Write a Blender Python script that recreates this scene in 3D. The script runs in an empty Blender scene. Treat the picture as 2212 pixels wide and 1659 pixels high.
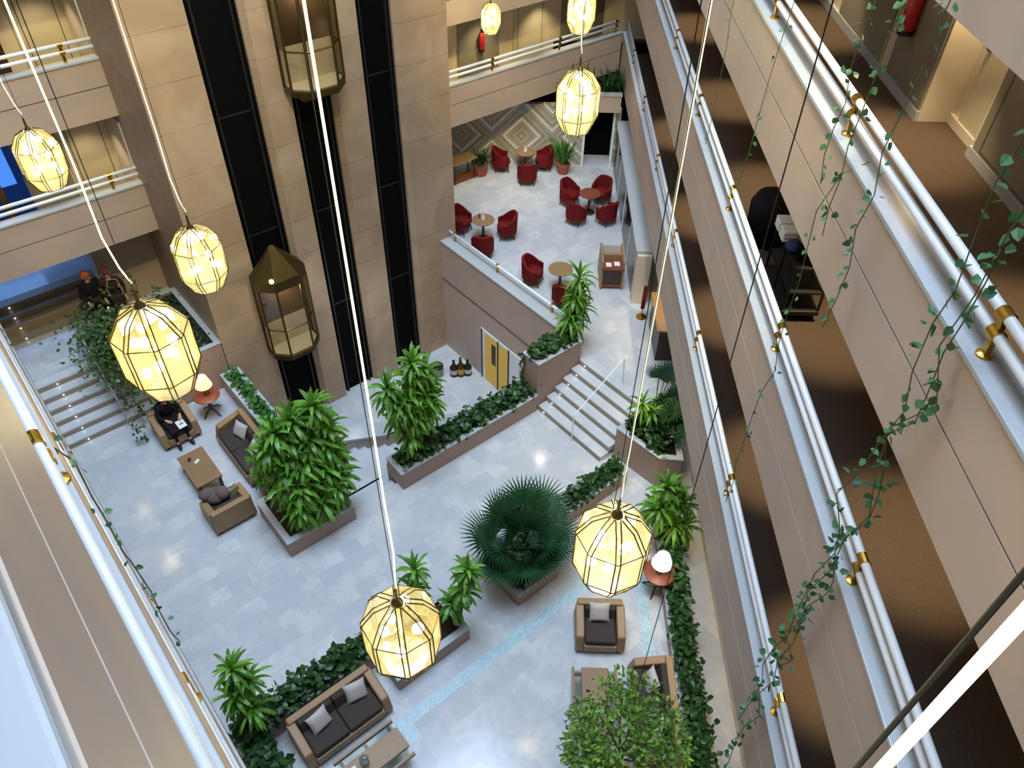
import bpy, bmesh, math, random
from mathutils import Vector, Matrix
R = math.radians
rnd = random.Random(7)
S = bpy.context.scene
C = S.collection
TH = R(41.3077)
CT, ST = math.cos(TH), math.sin(TH)
def XY(X, Y, z=0.0):                      # gallery-aligned plan coordinates -> world
    return Vector((X*CT + Y*ST, -X*ST + Y*CT, z))
MD = Matrix(((CT, ST, 0, 0), (-ST, CT, 0, 0), (0, 0, 1, 0), (0, 0, 0, 1)))
RZD = -TH

# ------------------------------------------------------------------ materials
def lin(c):
    return tuple((x/12.92 if x <= .04045 else ((x+.055)/1.055)**2.4) for x in (v/255 for v in c))
def newmat(n):
    m = bpy.data.materials.new(n); m.use_nodes = True
    nt = m.node_tree; b = nt.nodes['Principled BSDF']
    return m, nt, b
def mat(n, col, rough=.6, metal=0, vary=.12, scale=6, bump=0, emit=0, spec=.5):
    m, nt, b = newmat(n); c = lin(col)
    b.inputs['Roughness'].default_value = rough; b.inputs['Metallic'].default_value = metal
    b.inputs['Specular IOR Level'].default_value = spec
    b.inputs['Base Color'].default_value = (*c, 1)
    if vary:
        g = nt.nodes.new('ShaderNodeNewGeometry'); t = nt.nodes.new('ShaderNodeTexNoise')
        t.inputs['Scale'].default_value = scale; t.inputs['Detail'].default_value = 5
        nt.links.new(g.outputs['Position'], t.inputs['Vector'])
        r = nt.nodes.new('ShaderNodeMix'); r.data_type = 'RGBA'
        r.inputs['A'].default_value = (*[x*(1-vary) for x in c], 1)
        r.inputs['B'].default_value = (*[min(1, x*(1+vary)) for x in c], 1)
        nt.links.new(t.outputs['Fac'], r.inputs['Factor']); nt.links.new(r.outputs['Result'], b.inputs['Base Color'])
        if bump:
            bp = nt.nodes.new('ShaderNodeBump'); bp.inputs['Strength'].default_value = bump
            nt.links.new(t.outputs['Fac'], bp.inputs['Height']); nt.links.new(bp.outputs['Normal'], b.inputs['Normal'])
    if emit:
        b.inputs['Emission Color'].default_value = (*c, 1); b.inputs['Emission Strength'].default_value = emit
    return m
def tiles(n, c1, c2, mort, bw, rh, ms, rough, vertical=False, vein=.35, vcol=None, off=.5, nscale=2.2):
    m, nt, b = newmat(n); N = nt.nodes; L = nt.links
    g = N.new('ShaderNodeNewGeometry'); vec = g.outputs['Position']
    if vertical:
        s = N.new('ShaderNodeSeparateXYZ'); L.new(vec, s.inputs[0])
        a = N.new('ShaderNodeMath'); a.operation = 'ADD'; L.new(s.outputs[0], a.inputs[0]); L.new(s.outputs[1], a.inputs[1])
        k = N.new('ShaderNodeCombineXYZ'); L.new(a.outputs[0], k.inputs[0]); L.new(s.outputs[2], k.inputs[1]); vec2 = k.outputs[0]
    else:
        vec2 = vec
    br = N.new('ShaderNodeTexBrick'); br.offset = off
    br.inputs['Scale'].default_value = 1; br.inputs['Brick Width'].default_value = bw; br.inputs['Row Height'].default_value = rh
    br.inputs['Mortar Size'].default_value = ms; br.inputs['Mortar Smooth'].default_value = .2
    br.inputs['Color1'].default_value = (*lin(c1), 1); br.inputs['Color2'].default_value = (*lin(c2), 1); br.inputs['Mortar'].default_value = (*lin(mort), 1)
    L.new(vec2, br.inputs['Vector'])
    t = N.new('ShaderNodeTexNoise'); t.inputs['Scale'].default_value = nscale; t.inputs['Detail'].default_value = 8; t.inputs['Distortion'].default_value = 1.2
    L.new(vec, t.inputs['Vector'])
    rp = N.new('ShaderNodeValToRGB'); rp.color_ramp.elements[0].position = .42; rp.color_ramp.elements[1].position = .62
    L.new(t.outputs['Fac'], rp.inputs[0])
    f = N.new('ShaderNodeMath'); f.operation = 'MULTIPLY'; f.inputs[1].default_value = vein; L.new(rp.outputs[0], f.inputs[0])
    mx = N.new('ShaderNodeMix'); mx.data_type = 'RGBA'; L.new(f.outputs[0], mx.inputs['Factor'])
    L.new(br.outputs['Color'], mx.inputs['A']); mx.inputs['B'].default_value = (*lin(vcol or c2), 1)
    L.new(mx.outputs['Result'], b.inputs['Base Color'])
    b.inputs['Roughness'].default_value = rough
    return m
def emat(n, col, s):
    m = bpy.data.materials.new(n); m.use_nodes = True; nt = m.node_tree; nt.nodes.clear()
    e = nt.nodes.new('ShaderNodeEmission'); o = nt.nodes.new('ShaderNodeOutputMaterial')
    e.inputs[0].default_value = (*lin(col), 1); e.inputs[1].default_value = s
    nt.links.new(e.outputs[0], o.inputs[0]); return m
def glassmat(n, tint, diff, dfac, gloss=.12, rough=.05):
    m = bpy.data.materials.new(n); m.use_nodes = True; nt = m.node_tree; nt.nodes.clear(); N = nt.nodes; L = nt.links
    tr = N.new('ShaderNodeBsdfTransparent'); tr.inputs[0].default_value = (*lin(tint), 1)
    df = N.new('ShaderNodeBsdfTranslucent'); df.inputs[0].default_value = (*lin(diff), 1)
    gl = N.new('ShaderNodeBsdfGlossy'); gl.inputs['Roughness'].default_value = rough
    m1 = N.new('ShaderNodeMixShader'); m1.inputs[0].default_value = dfac; L.new(tr.outputs[0], m1.inputs[1]); L.new(df.outputs[0], m1.inputs[2])
    lw = N.new('ShaderNodeLayerWeight'); lw.inputs[0].default_value = .25
    mu = N.new('ShaderNodeMath'); mu.operation = 'MULTIPLY_ADD'; mu.inputs[1].default_value = .5; mu.inputs[2].default_value = gloss; L.new(lw.outputs['Facing'], mu.inputs[0])
    m2 = N.new('ShaderNodeMixShader'); L.new(mu.outputs[0], m2.inputs[0]); L.new(m1.outputs[0], m2.inputs[1]); L.new(gl.outputs[0], m2.inputs[2])
    o = N.new('ShaderNodeOutputMaterial'); L.new(m2.outputs[0], o.inputs[0]); return m
def leafmat(n, col, rough=.4, vary=.45):
    m, nt, b = newmat(n); c = lin(col); N = nt.nodes; L = nt.links
    g = N.new('ShaderNodeNewGeometry'); r = N.new('ShaderNodeMix'); r.data_type = 'RGBA'
    L.new(g.outputs['Random Per Island'], r.inputs['Factor'])
    r.inputs['A'].default_value = (*[x*(1-vary) for x in c], 1); r.inputs['B'].default_value = (c[0]*(1+vary*1.3), c[1]*(1+vary), c[2]*(1+vary*.4), 1)
    L.new(r.outputs['Result'], b.inputs['Base Color']); b.inputs['Roughness'].default_value = rough
    tl = N.new('ShaderNodeBsdfTranslucent'); L.new(r.outputs['Result'], tl.inputs[0])
    mx = N.new('ShaderNodeMixShader'); mx.inputs[0].default_value = .25
    L.new(b.outputs[0], mx.inputs[1]); L.new(tl.outputs[0], mx.inputs[2])
    L.new(mx.outputs[0], N['Material Output'].inputs[0]); return m
def tilewall(n):
    m, nt, b = newmat(n); N = nt.nodes; L = nt.links
    g = N.new('ShaderNodeNewGeometry'); s = N.new('ShaderNodeSeparateXYZ'); L.new(g.outputs['Position'], s.inputs[0])
    def mth(op, a, b_=None, c=None):
        x = N.new('ShaderNodeMath'); x.operation = op
        for i, v in enumerate((a, b_, c)):
            if v is None: continue
            if isinstance(v, (int, float)): x.inputs[i].default_value = v
            else: L.new(v, x.inputs[i])
        return x.outputs[0]
    u = mth('SUBTRACT', mth('MULTIPLY', s.outputs[0], CT), mth('MULTIPLY', s.outputs[1], ST))
    w = mth('PINGPONG', mth('ADD', u, .2), 1.05)
    d = mth('ADD', mth('ABSOLUTE', mth('SUBTRACT', s.outputs[2], 2.05)), w)
    fr = mth('FRACT', mth('MULTIPLY', d, 1.55))
    rp = N.new('ShaderNodeValToRGB'); cr = rp.color_ramp; cr.interpolation = 'CONSTANT'
    cr.elements[0].position = 0; cr.elements[0].color = (*lin((190, 184, 172)), 1)
    for p, c in ((.16, (146, 134, 108)), (.26, (182, 176, 164)), (.5, (164, 160, 146)), (.7, (186, 178, 166)), (.86, (154, 144, 124))):
        e = cr.elements.new(p); e.color = (*lin(c), 1)
    cr.elements[-1].position = .9
    L.new(fr, rp.inputs[0])
    t = N.new('ShaderNodeTexVoronoi'); t.inputs['Scale'].default_value = 14; L.new(g.outputs['Position'], t.inputs['Vector'])
    mx = N.new('ShaderNodeMix'); mx.data_type = 'RGBA'; mx.blend_type = 'MULTIPLY'; mx.inputs['Factor'].default_value = .15
    L.new(rp.outputs[0], mx.inputs['A']); L.new(t.outputs['Color'], mx.inputs['B'])
    L.new(mx.outputs['Result'], b.inputs['Base Color']); b.inputs['Roughness'].default_value = .35
    return m

M_FLOOR = tiles('white_marble_tiles', (206, 206, 208), (184, 187, 194), (194, 195, 199), .46, .34, .0025, .13, vein=.6, vcol=(178, 183, 193))
M_STONE = tiles('rose_stone_panels', (184, 166, 156), (180, 161, 151), (158, 140, 130), 4.8, 30, .004, .5, True, vein=.4, vcol=(204, 178, 154), nscale=.9)
M_TOWER = tiles('tower_stone_panels', (178, 152, 124), (172, 146, 118), (132, 110, 88), 400.0, 1.0, .008, .5, True, vein=.45, vcol=(206, 182, 154), nscale=.7)
M_PLANTER = mat('rose_plaster', (166, 140, 128), .6, vary=.06, scale=2)
M_COPING = mat('white_marble_coping', (176, 181, 188), .25, vary=.08, scale=5)
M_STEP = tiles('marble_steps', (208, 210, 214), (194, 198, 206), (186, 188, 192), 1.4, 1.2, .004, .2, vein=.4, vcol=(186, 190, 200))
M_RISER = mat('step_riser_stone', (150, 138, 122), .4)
M_DIMSTEP = mat('dim_step_stone', (150, 132, 110), .45)  # dimness under the gallery put into a darker step colour
M_CARPET = mat('brown_carpet', (84, 70, 60), .95, vary=.25, scale=40, spec=.1)
M_CREAM = mat('cream_paint', (216, 204, 186), .6, vary=.04)
M_CEIL = mat('gallery_soffit_paint', (190, 172, 152), .7, vary=.05)
M_GREYP = mat('grey_panel', (138, 132, 122), .5, vary=.08)
M_DOOR = mat('pale_door_panel', (198, 190, 168), .5, vary=.05)
M_GROOVE = mat('shadow_groove', (96, 82, 74), .8, vary=0)
M_DARK = mat('near_black_panel', (9, 9, 9), .8, vary=.1, spec=.08)
M_BLACKG = mat('black_glass', (8, 8, 8), .6, vary=0, spec=.1)
M_WHITE = mat('white_enamel', (232, 236, 244), .3, vary=.02)
M_BRASS = mat('polished_brass', (196, 158, 74), .25, 1, vary=.1)
M_DBRASS = mat('dark_bronze', (92, 78, 40), .35, .8, vary=.15)
M_WICK = mat('tan_leather', (152, 120, 86), .5, vary=.14, scale=9, bump=.05)
M_WOOD = mat('walnut_wood', (142, 112, 80), .4, vary=.16, scale=12)
M_MAHOG = mat('mahogany', (128, 66, 46), .35, vary=.2, scale=10)
M_DWOOD = mat('dark_wood', (66, 44, 32), .4, vary=.2, scale=10)
M_SEAT = mat('charcoal_cushion', (66, 58, 54), .85, vary=.12, scale=20, spec=.2)
M_PILLOW = mat('grey_linen', (190, 182, 178), .8, vary=.06, scale=20)
M_RED = mat('red_velvet', (108, 22, 24), .8, vary=.25, scale=12, spec=.2)
M_BLACK = mat('black_metal', (26, 24, 24), .5, vary=.1)
M_SOIL = mat('dark_soil', (48, 38, 32), .95, vary=.4, scale=30)
M_TERRA = mat('terracotta', (156, 82, 64), .7, vary=.15)
M_STEM = mat('plant_stem', (96, 84, 56), .8, vary=.3, scale=20)
M_GSTEM = mat('green_stem', (76, 92, 48), .7, vary=.3, scale=20)
M_DRAC = leafmat('dracaena_leaf', (96, 152, 56))
M_IVY = leafmat('ivy_leaf', (46, 84, 44))
M_VINE = leafmat('vine_leaf', (70, 122, 88), vary=.35)
M_PALM = leafmat('fan_palm_leaf', (38, 80, 50), vary=.35)
M_FICUS = leafmat('ficus_leaf', (108, 150, 66), vary=.55)
M_BLUEM = tiles('blue_mosaic', (150, 186, 200), (182, 206, 212), (190, 200, 206), .05, .05, .004, .25, vein=.2)
M_SKIN = mat('skin', (206, 154, 128), .6, vary=.05)
M_CLOTHD = mat('black_cloth', (30, 29, 34), .9, vary=.2, scale=20, spec=.15)
M_CLOTHB = mat('brown_black_cloth', (54, 44, 38), .9, vary=.2, scale=20, spec=.15)
M_HAIRG = mat('grey_hair', (128, 118, 98), .8, vary=.2, scale=40)
M_HAIRR = mat('ginger_hair', (190, 96, 60), .7, vary=.2, scale=40)
M_MAROON = mat('maroon_knit', (104, 52, 56), .9, vary=.2, scale=30)
M_COAT = mat('mauve_brown_coat', (104, 88, 84), .9, vary=.2, scale=20)
M_TAN = mat('tan_strap', (150, 128, 98), .8, vary=.1)
M_PAPER = mat('white_paper', (226, 228, 228), .7, vary=.03)
M_EXT = mat('extinguisher_red', (170, 34, 34), .35, vary=.05)
M_TOWEL = mat('white_towel', (220, 220, 224), .95, vary=.06, scale=30)
M_NAVY = mat('navy_cloth', (44, 58, 110), .9, vary=.15)
M_TILEW = tilewall('diamond_tile_wall')
M_LGLASS = glassmat('lantern_glass', (255, 252, 238), (255, 244, 186), .15, .05)
M_CABGL = glassmat('bronze_cab_glass', (222, 216, 196), (150, 140, 90), .03, .03)
M_GLASS = glassmat('clear_glass', (226, 236, 232), (200, 210, 206), .1, .08)
M_PARTGL = glassmat('grey_partition_glass', (160, 158, 150), (180, 176, 168), .45, .12)
M_BULB = emat('lantern_bulb_glow', (255, 240, 196), 45)
M_ROPE = emat('led_rope_glow', (255, 247, 180), 3.2)
M_SHADE = emat('lit_lamp_shade', (255, 232, 184), 1.3)
M_SHADEW = emat('lit_white_shade', (255, 252, 240), 1.3)
M_SPOT = emat('lit_led', (226, 234, 255), 9)
M_DOWN = emat('downlight_lens', (255, 226, 180), 12)
M_BLUEL = emat('blue_lit_pane', (70, 130, 226), 1.3)
M_BLUED = emat('blue_dark_pane', (24, 56, 120), .5)
M_YEL = emat('lit_yellow_pane', (190, 162, 84), .7)
M_LIFTL = emat('lift_roof_lamp', (255, 214, 120), 14)

# ------------------------------------------------------------------ mesh building
class MB:
    def __init__(s, M=None): s.v = []; s.f = []; s.M = M or Matrix()
    def add(s, vs, fs):
        o = len(s.v); M = s.M
        s.v += [M @ Vector(p) for p in vs]; s.f += [tuple(i+o for i in f) for f in fs]
    def box(s, x0, x1, y0, y1, z0, z1):
        s.prism([(x0, y0), (x1, y0), (x1, y1), (x0, y1)], z0, z1); return s
    def prism(s, poly, z0, z1):
        n = len(poly)
        a = sum(poly[i][0]*poly[(i+1) % n][1]-poly[(i+1) % n][0]*poly[i][1] for i in range(n))
        if a < 0: poly = poly[::-1]
        s.add([(x, y, z0) for x, y in poly]+[(x, y, z1) for x, y in poly],
              [tuple(range(n))[::-1], tuple(range(n, 2*n))]+[(i, (i+1) % n, (i+1) % n+n, i+n) for i in range(n)]); return s
    def hexa(s, p):                        # 8 points, bottom 4 then top 4, counter-clockwise
        s.add(p, [(3, 2, 1, 0), (4, 5, 6, 7), (0, 1, 5, 4), (1, 2, 6, 5), (2, 3, 7, 6), (3, 0, 4, 7)]); return s
    def tube(s, pts, r, n=8, caps=True):
        pts = [Vector(p) for p in pts]; rr = r if isinstance(r, (list, tuple)) else [r]*len(pts)
        vs = []; up = None
        for i, p in enumerate(pts):
            d = (pts[min(i+1, len(pts)-1)]-pts[max(i-1, 0)]).normalized()
            if up is None: up = Vector((0, 0, 1)) if abs(d.z) < .9 else Vector((1, 0, 0))
            a = d.cross(up).normalized(); b = a.cross(d).normalized(); up = b
            vs += [p+(a*math.cos(t)+b*math.sin(t))*rr[i] for t in [2*math.pi*k/n for k in range(n)]]
        fs = []
        for i in range(len(pts)-1):
            for k in range(n):
                q = (k+1) % n; fs.append((i*n+k, i*n+q, (i+1)*n+q, (i+1)*n+k))
        if caps: fs += [tuple(range(n))[::-1], tuple(range((len(pts)-1)*n, len(pts)*n))]
        s.add(vs, fs); return s
    def lathe(s, prof, n=20, c=(0, 0, 0), a0=0.0):
        vs = []
        for r, z in prof:
            vs += [(c[0]+r*math.cos(a0+2*math.pi*k/n), c[1]+r*math.sin(a0+2*math.pi*k/n), c[2]+z) for k in range(n)]
        fs = [(i*n+k, i*n+(k+1) % n, (i+1)*n+(k+1) % n, (i+1)*n+k) for i in range(len(prof)-1) for k in range(n)]
        if prof[0][0] > 1e-4: fs.append(tuple(range(n))[::-1])
        if prof[-1][0] > 1e-4: fs.append(tuple(range((len(prof)-1)*n, len(prof)*n)))
        s.add(vs, fs); return s
    def ell(s, c, r, nu=12, nv=8):
        rx, ry, rz = r if isinstance(r, (tuple, list)) else (r, r, r)
        vs = [(c[0], c[1], c[2]-rz)]
        for j in range(1, nv):
            t = math.pi*j/nv
            vs += [(c[0]+rx*math.sin(t)*math.cos(2*math.pi*k/nu), c[1]+ry*math.sin(t)*math.sin(2*math.pi*k/nu), c[2]-rz*math.cos(t)) for k in range(nu)]
        vs.append((c[0], c[1], c[2]+rz)); e = len(vs)-1
        fs = [(0, 1+(k+1) % nu, 1+k) for k in range(nu)]
        for j in range(nv-2):
            fs += [(1+j*nu+k, 1+j*nu+(k+1) % nu, 1+(j+1)*nu+(k+1) % nu, 1+(j+1)*nu+k) for k in range(nu)]
        fs += [(e, 1+(nv-2)*nu+k, 1+(nv-2)*nu+(k+1) % nu) for k in range(nu)]
        s.add(vs, fs); return s
    def build(s, name, m, parent=None, bev=0, smooth=False, seg=2):
        me = bpy.data.meshes.new(name)
        if bev:
            bm = bmesh.new(); bv = [bm.verts.new(v) for v in s.v]
            for f in s.f: bm.faces.new([bv[i] for i in f])
            bm.normal_update()
            ed = [e for e in bm.edges if len(e.link_faces) == 2 and e.calc_face_angle(0) > .5]
            bmesh.ops.bevel(bm, geom=ed, offset=bev, segments=seg, profile=.5, affect='EDGES', clamp_overlap=True)
            bm.to_mesh(me); bm.free()
        else:
            me.from_pydata([tuple(v) for v in s.v], [], s.f)
        me.materials.append(m)
        if smooth: me.polygons.foreach_set('use_smooth', [True]*len(me.polygons))
        me.update()
        o = bpy.data.objects.new(name, me); C.objects.link(o)
        if parent: o.parent = parent
        return o
def tag(o, label, cat, group=None, kind=None):
    o['label'] = label; o['category'] = cat
    if group: o['group'] = group
    if kind: o['kind'] = kind
    return o
def thing(name, label, cat, loc=(0, 0, 0), rz=0, group=None):
    o = bpy.data.objects.new(name, None); C.objects.link(o); o.empty_display_size = .1
    o.location = loc; o.rotation_euler = (0, 0, rz); return tag(o, label, cat, group)
def struct(name, mb, m, parent=None, bev=0, label=None):
    o = mb.build(name, m, parent, bev)
    if not parent: o['kind'] = 'structure'
    if label: o['label'] = label
    return o
KIDS = {}
def kids(o): return [c for c in C.objects if c.parent == o]
def dup(root, loc, rz, label, group=None):
    r = root.copy(); C.objects.link(r); r.location = loc; r.rotation_euler = (0, 0, rz); r['label'] = label
    if group: r['group'] = group
    for ch in kids(root):
        c = ch.copy(); C.objects.link(c); c.parent = r
        for g in kids(ch):
            d = g.copy(); C.objects.link(d); d.parent = c
    return r
def Bx(*a, M=None): return MB(M).box(*a)

# ------------------------------------------------------------------ camera
cam = bpy.data.cameras.new('camera'); co = bpy.data.objects.new('camera', cam); C.objects.link(co)
cam.sensor_width = 36; cam.sensor_fit = 'HORIZONTAL'; cam.lens = 1668.08/2212*36; cam.clip_start = .02
pit, rol, yaw = R(43.8536), R(1.17058), R(-.80217)
fh = Vector((math.sin(yaw), math.cos(yaw), 0)); rt = Vector((math.cos(yaw), -math.sin(yaw), 0))
fw = fh*math.cos(pit)+Vector((0, 0, -math.sin(pit))); up = rt.cross(fw)
r2 = rt*math.cos(rol)+up*math.sin(rol); u2 = r2.cross(fw)
def w3(v): return MD.to_3x3() @ v
r2, u2, fw = w3(r2), w3(u2), w3(fw)
co.matrix_world = Matrix(((r2.x, u2.x, -fw.x, 0), (r2.y, u2.y, -fw.y, 0), (r2.z, u2.z, -fw.z, 14.5), (0, 0, 0, 1)))
S.camera = co
S.view_settings.view_transform = 'Standard'; S.view_settings.look = 'None'
S.view_settings.gamma = 1; S.view_settings.use_curve_mapping = False

# ------------------------------------------------------------------ floors and stairs
f = MB(); f.box(-2.6, 11.15, -5, 10.58, -.3, 0); f.box(-2.6, 4.25, 10.58, 16.5, -.3, 0); f.box(11.15, 15, -5, 8.0, -.3, 0)
struct('floor', f, M_FLOOR)
f = MB(); f.prism([(11.15, 16.3), (11.15, 8.0), (14.2, 8.0), (32, 24), (20, 34), (10, 34), (10, 20.3), (11.15, 20.3)], .7, 1.0)
struct('floor', f, M_FLOOR)
struct('floor', Bx(4.2, 11.2, 10.9, 20, -2.6, -2.4), M_FLOOR)
struct('floor', Bx(-2.6, 4.0, 18.225, 20.0, .7, .99), M_FLOOR); struct('floor', Bx(-2.6, 2.45, 21.17, 26, 1.3, 1.63), M_FLOOR)

def stairs(label, x0, n, run, rise, w0, w1, z0, axis, sgn, lights=(), under=1.0, ms=None):
    t = thing('staircase', label, 'stairs', (0, 0, 0))
    for i in range(n):
        zt = z0+(i+1)*rise if under > 0 else z0-(i+1)*rise
        a = x0+sgn*i*run; b = x0+sgn*(i+1)*run+sgn*.02
        lo, hi = min(a, b), max(a, b)
        zb = zt-rise if under > 0 else zt-.25
        tr = (lo, hi, w0, w1) if axis == 'x' else (w0, w1, lo, hi)
        st = Bx(*tr, zb, zt).build('step', ms or M_STEP, t)
        e = a-sgn*.004
        rr = (min(e, e+sgn*.004), max(e, e+sgn*.004), w0, w1) if axis == 'x' else (w0, w1, min(e, e+sgn*.004), max(e, e+sgn*.004))
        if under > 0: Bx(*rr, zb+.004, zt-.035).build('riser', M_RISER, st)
        if under < 0 and i < n:
            e2 = a; rr2 = (e2, e2+.03, w0, w1) if axis == 'x' else (w0, w1, e2, e2+.03)
            Bx(*rr2, zt, zt+.004).build('tread_line', M_RISER, st)
        for q in lights:
            m = MB(); c = (a-sgn*.01, q) if axis == 'x' else (q, a-sgn*.01)
            m.ell((c[0], c[1], zb+rise*.45), .017, 8, 6); m.build('step_light', M_SPOT, st)
    return t
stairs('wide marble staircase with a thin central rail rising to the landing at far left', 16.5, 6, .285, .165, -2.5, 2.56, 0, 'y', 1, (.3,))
stairs('dim upper staircase at far left rising under the gallery towards blue light', 20.0, 4, .29, .16, -2.5, 2.45, .99, 'y', 1, (.21, 2.33), 1.0, M_DIMSTEP)
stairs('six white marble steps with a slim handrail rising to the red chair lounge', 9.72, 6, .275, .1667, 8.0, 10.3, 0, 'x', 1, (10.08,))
t = stairs('three shallow marble steps going down beside the long ivy planter', 10.58, 3, .25, .16, 4.2, 5.5, 0, 'y', 1, (), -1)
struct('floor', Bx(4.2, 5.5, 11.3, 12.6, -.7, -.48), M_FLOOR)
stairs('marble steps descending to the lift lobby behind the long ivy planter', 5.46, 12, .29, .16, 11.0, 12.6, -.48, 'x', 1, (), -1)
# sloped stair parapet of the lobby stairs
m = MB(); z0 = -.02; z1 = -2.0
m.hexa([(5.25, 12.6, -2.4), (9.1, 12.6, -2.4), (9.1, 13.05, -2.4), (5.25, 13.05, -2.4), (5.25, 12.6, z0-.06), (9.1, 12.6, z1-.06), (9.1, 13.05, z1-.06), (5.25, 13.05, z0-.06)])
struct('wall_stair', m, M_STONE)
m = MB()
m.hexa([(5.2, 12.56, z0-.06), (9.14, 12.56, z1-.06), (9.14, 13.09, z1-.06), (5.2, 13.09, z0-.06), (5.2, 12.56, z0), (9.14, 12.56, z1), (9.14, 13.09, z1), (5.2, 13.09, z0)])
struct('trim_1', m, M_COPING)
for q in ((4.2, 4.25, 12.6, 16.2, -2.4, 0), (5.5, 9.68, 10.955, 11.0, -2.4, .3), (4.2, 4.25, 11.3, 12.6, -2.4, -.7), (9.68, 11.1, 10.925, 11.0, -2.4, .9)): struct('wall_lobby', Bx(*q), M_STONE)
# mosaic strips in the floor
m = MB(); m.box(.9, 7.62, 5.62, 5.86, 0, .004); m.box(2.32, 2.56, 5.3, 5.62, 0, .004); m.box(.25, .49, 4.6, 6.9, 0, .004)
struct('trim_2', m, M_BLUEM)
m = MB(MD); m.box(2.6, 2.84, 2.5, 10.5, 0, .005); struct('trim_3', m, M_BLUEM)

# ------------------------------------------------------------------ galleries
LV = [13.81, 10.88, 7.93, 4.93]; NM = ['top', 'third', 'second', 'first']
def parapet(name, x0, x1, a, b, m, M=None, face=-1, drop=1.31, grv=.62, oh=.025):
    """wall running along y from a to b; outer face at x0 (face=-1) or x1 (face=1)"""
    w = MB(M); zc = m-.05; g = m-grv; g0, g1 = (x0+.015, x1) if face < 0 else (x0, x1-.015)
    w.box(x0, x1, a, b, m-drop, g-.012); w.box(g0, g1, a, b, g-.012, g+.012); w.box(x0, x1, a, b, g+.012, zc)
    o = struct(name, w, M_STONE)
    gx = (x0+.012, x0+.016) if face < 0 else (x1-.016, x1-.012)
    Bx(*gx, a, b, g-.012, g+.012, M=M).build('groove', M_GROOVE, o)
    cx = (x0-oh, x1+.06) if face < 0 else (x0-.06, x1+oh)
    Bx(*cx, a, b, zc, m, M=M).build('coping', M_COPING, o, .008)
    return o
def handrail(label, M, x, a, b, m, posts, r=.042):
    t = thing('gallery_handrail', label, 'handrail', (0, 0, 0))
    for dz in (.2, .36):
        MB(M).tube([(x, a, m+dz), (x, b, m+dz)], r, 12).build('rail_tube', M_WHITE, t, smooth=True)
    for y in posts:
        if not a < y < b: continue
        p = MB(M); p.box(x-.02, x+.02, y-.03, y+.03, m, m+.4); o = p.build('post', M_BRASS, t)
        MB(M).lathe([(.06, 0), (.06, .02), (.03, .035)], 12, (x, y, m)).build('flange', M_BRASS, o)
        for dz in (.2, .36): MB(M).tube([(x, y-.055, m+dz), (x, y+.055, m+dz)], r+.012, 12).build('collar', M_BRASS, o)
    return t
POST = [-2.65+3.43*i for i in range(11)]
MB_Y = lambda y: Matrix(((0, 1, 0, 0), (1, 0, 0, 0), (0, 0, 1, 0), (0, 0, 0, 1)))   # swaps x and y (mirror)
def back_parapet(name, y0, y1, a, b, m):
    w = MB(); g = m-.62
    w.box(a, b, y0, y1, m-1.31, g-.012); w.box(a, b, y0+.015, y1, g-.012, g+.012); w.box(a, b, y0, y1, g+.012, m-.05)
    o = struct(name, w, M_STONE)
    Bx(a, b, y0+.012, y0+.016, g-.012, g+.012).build('groove', M_GROOVE, o)
    Bx(a, b, y0-.025, y1+.06, m-.05, m).build('coping', M_COPING, o, .008)
def back_rail(label, y, a, b, m, posts):
    t = thing('gallery_handrail', label, 'handrail', (0, 0, 0))
    for dz in (.2, .36): MB().tube([(a, y, m+dz), (b, y, m+dz)], .042, 12).build('rail_tube', M_WHITE, t, smooth=True)
    for x in posts:
        o = Bx(x-.03, x+.03, y-.02, y+.02, m, m+.4).build('post', M_BRASS, t)
        for dz in (.2, .36): MB().tube([(x-.055, y, m+dz), (x+.055, y, m+dz)], .054, 12).build('collar', M_BRASS, o)
YE = 27.6
for k, m in enumerate(LV):
    F = m-.75
    # right (diagonal) gallery
    parapet('wall_right', 3.2, 3.4, -4, YE, m, MD)
    struct('floor', Bx(3.4, 5.5, -4, 29, F-.12, F, M=MD), M_CARPET)
    struct('ceiling', Bx(3.4, 5.5, -4, 29, m-1.31, F-.12, M=MD), M_CEIL)
    if k: handrail('white double handrail of the '+NM[k]+' right gallery on brass posts', MD, 3.3, -4, YE-.3, m, POST)
    # left gallery
    mm = 13.8 if k == 0 else m
    parapet('wall_left', -.32, -.12, -4, 18.6, mm, None, 1, 1.4 if k == 0 else 1.31, .5 if k == 0 else .62, -.004 if k == 0 else .006)
    if k: handrail('white double handrail of the '+NM[k]+' left gallery running under the camera', None, -.165, -4, 18.6, m, [-1.0, 3.9, 7.35, 10.8, 14.2], .03)
    struct('floor', Bx(-2.6, -.32, -4, 18.6, F-.12, F), M_CARPET)
    struct('ceiling', Bx(-2.6, -.32, -4, 18.6, m-1.31, F-.12), M_CEIL)
    # back galleries left and right of the lift tower
    back_parapet('wall_back', 18.6, 18.8, -.32, 4.0, m)
    struct('floor', Bx(-2.6, 4.0, 18.8, 20.2, F-.12, F), M_CARPET); struct('ceiling', Bx(-2.6, 4.0, 18.8, 20.2, m-1.31, F-.12), M_CEIL)
    xe = 20.55
    back_parapet('wall_back', 18.6, 18.8, 11.5, xe, m)
    struct('floor', Bx(11.5, 21.2, 18.8, 20.2, F-.12, F-.002), M_CARPET); struct('ceiling', Bx(11.5, 20.8, 18.8, 20.2, m-1.312, F-.12), M_CEIL)
    if k > 1: back_rail('white double handrail at back left on the '+NM[k]+' gallery', 18.7, -.3, 3.98, m, [3.35, .4])
    if k > 1: back_rail('white double handrail at back right of the lift tower on the '+NM[k]+' gallery', 18.7, 11.52, xe-.1, m, [13.0, 14.9, 17.7, 20.3])
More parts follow.
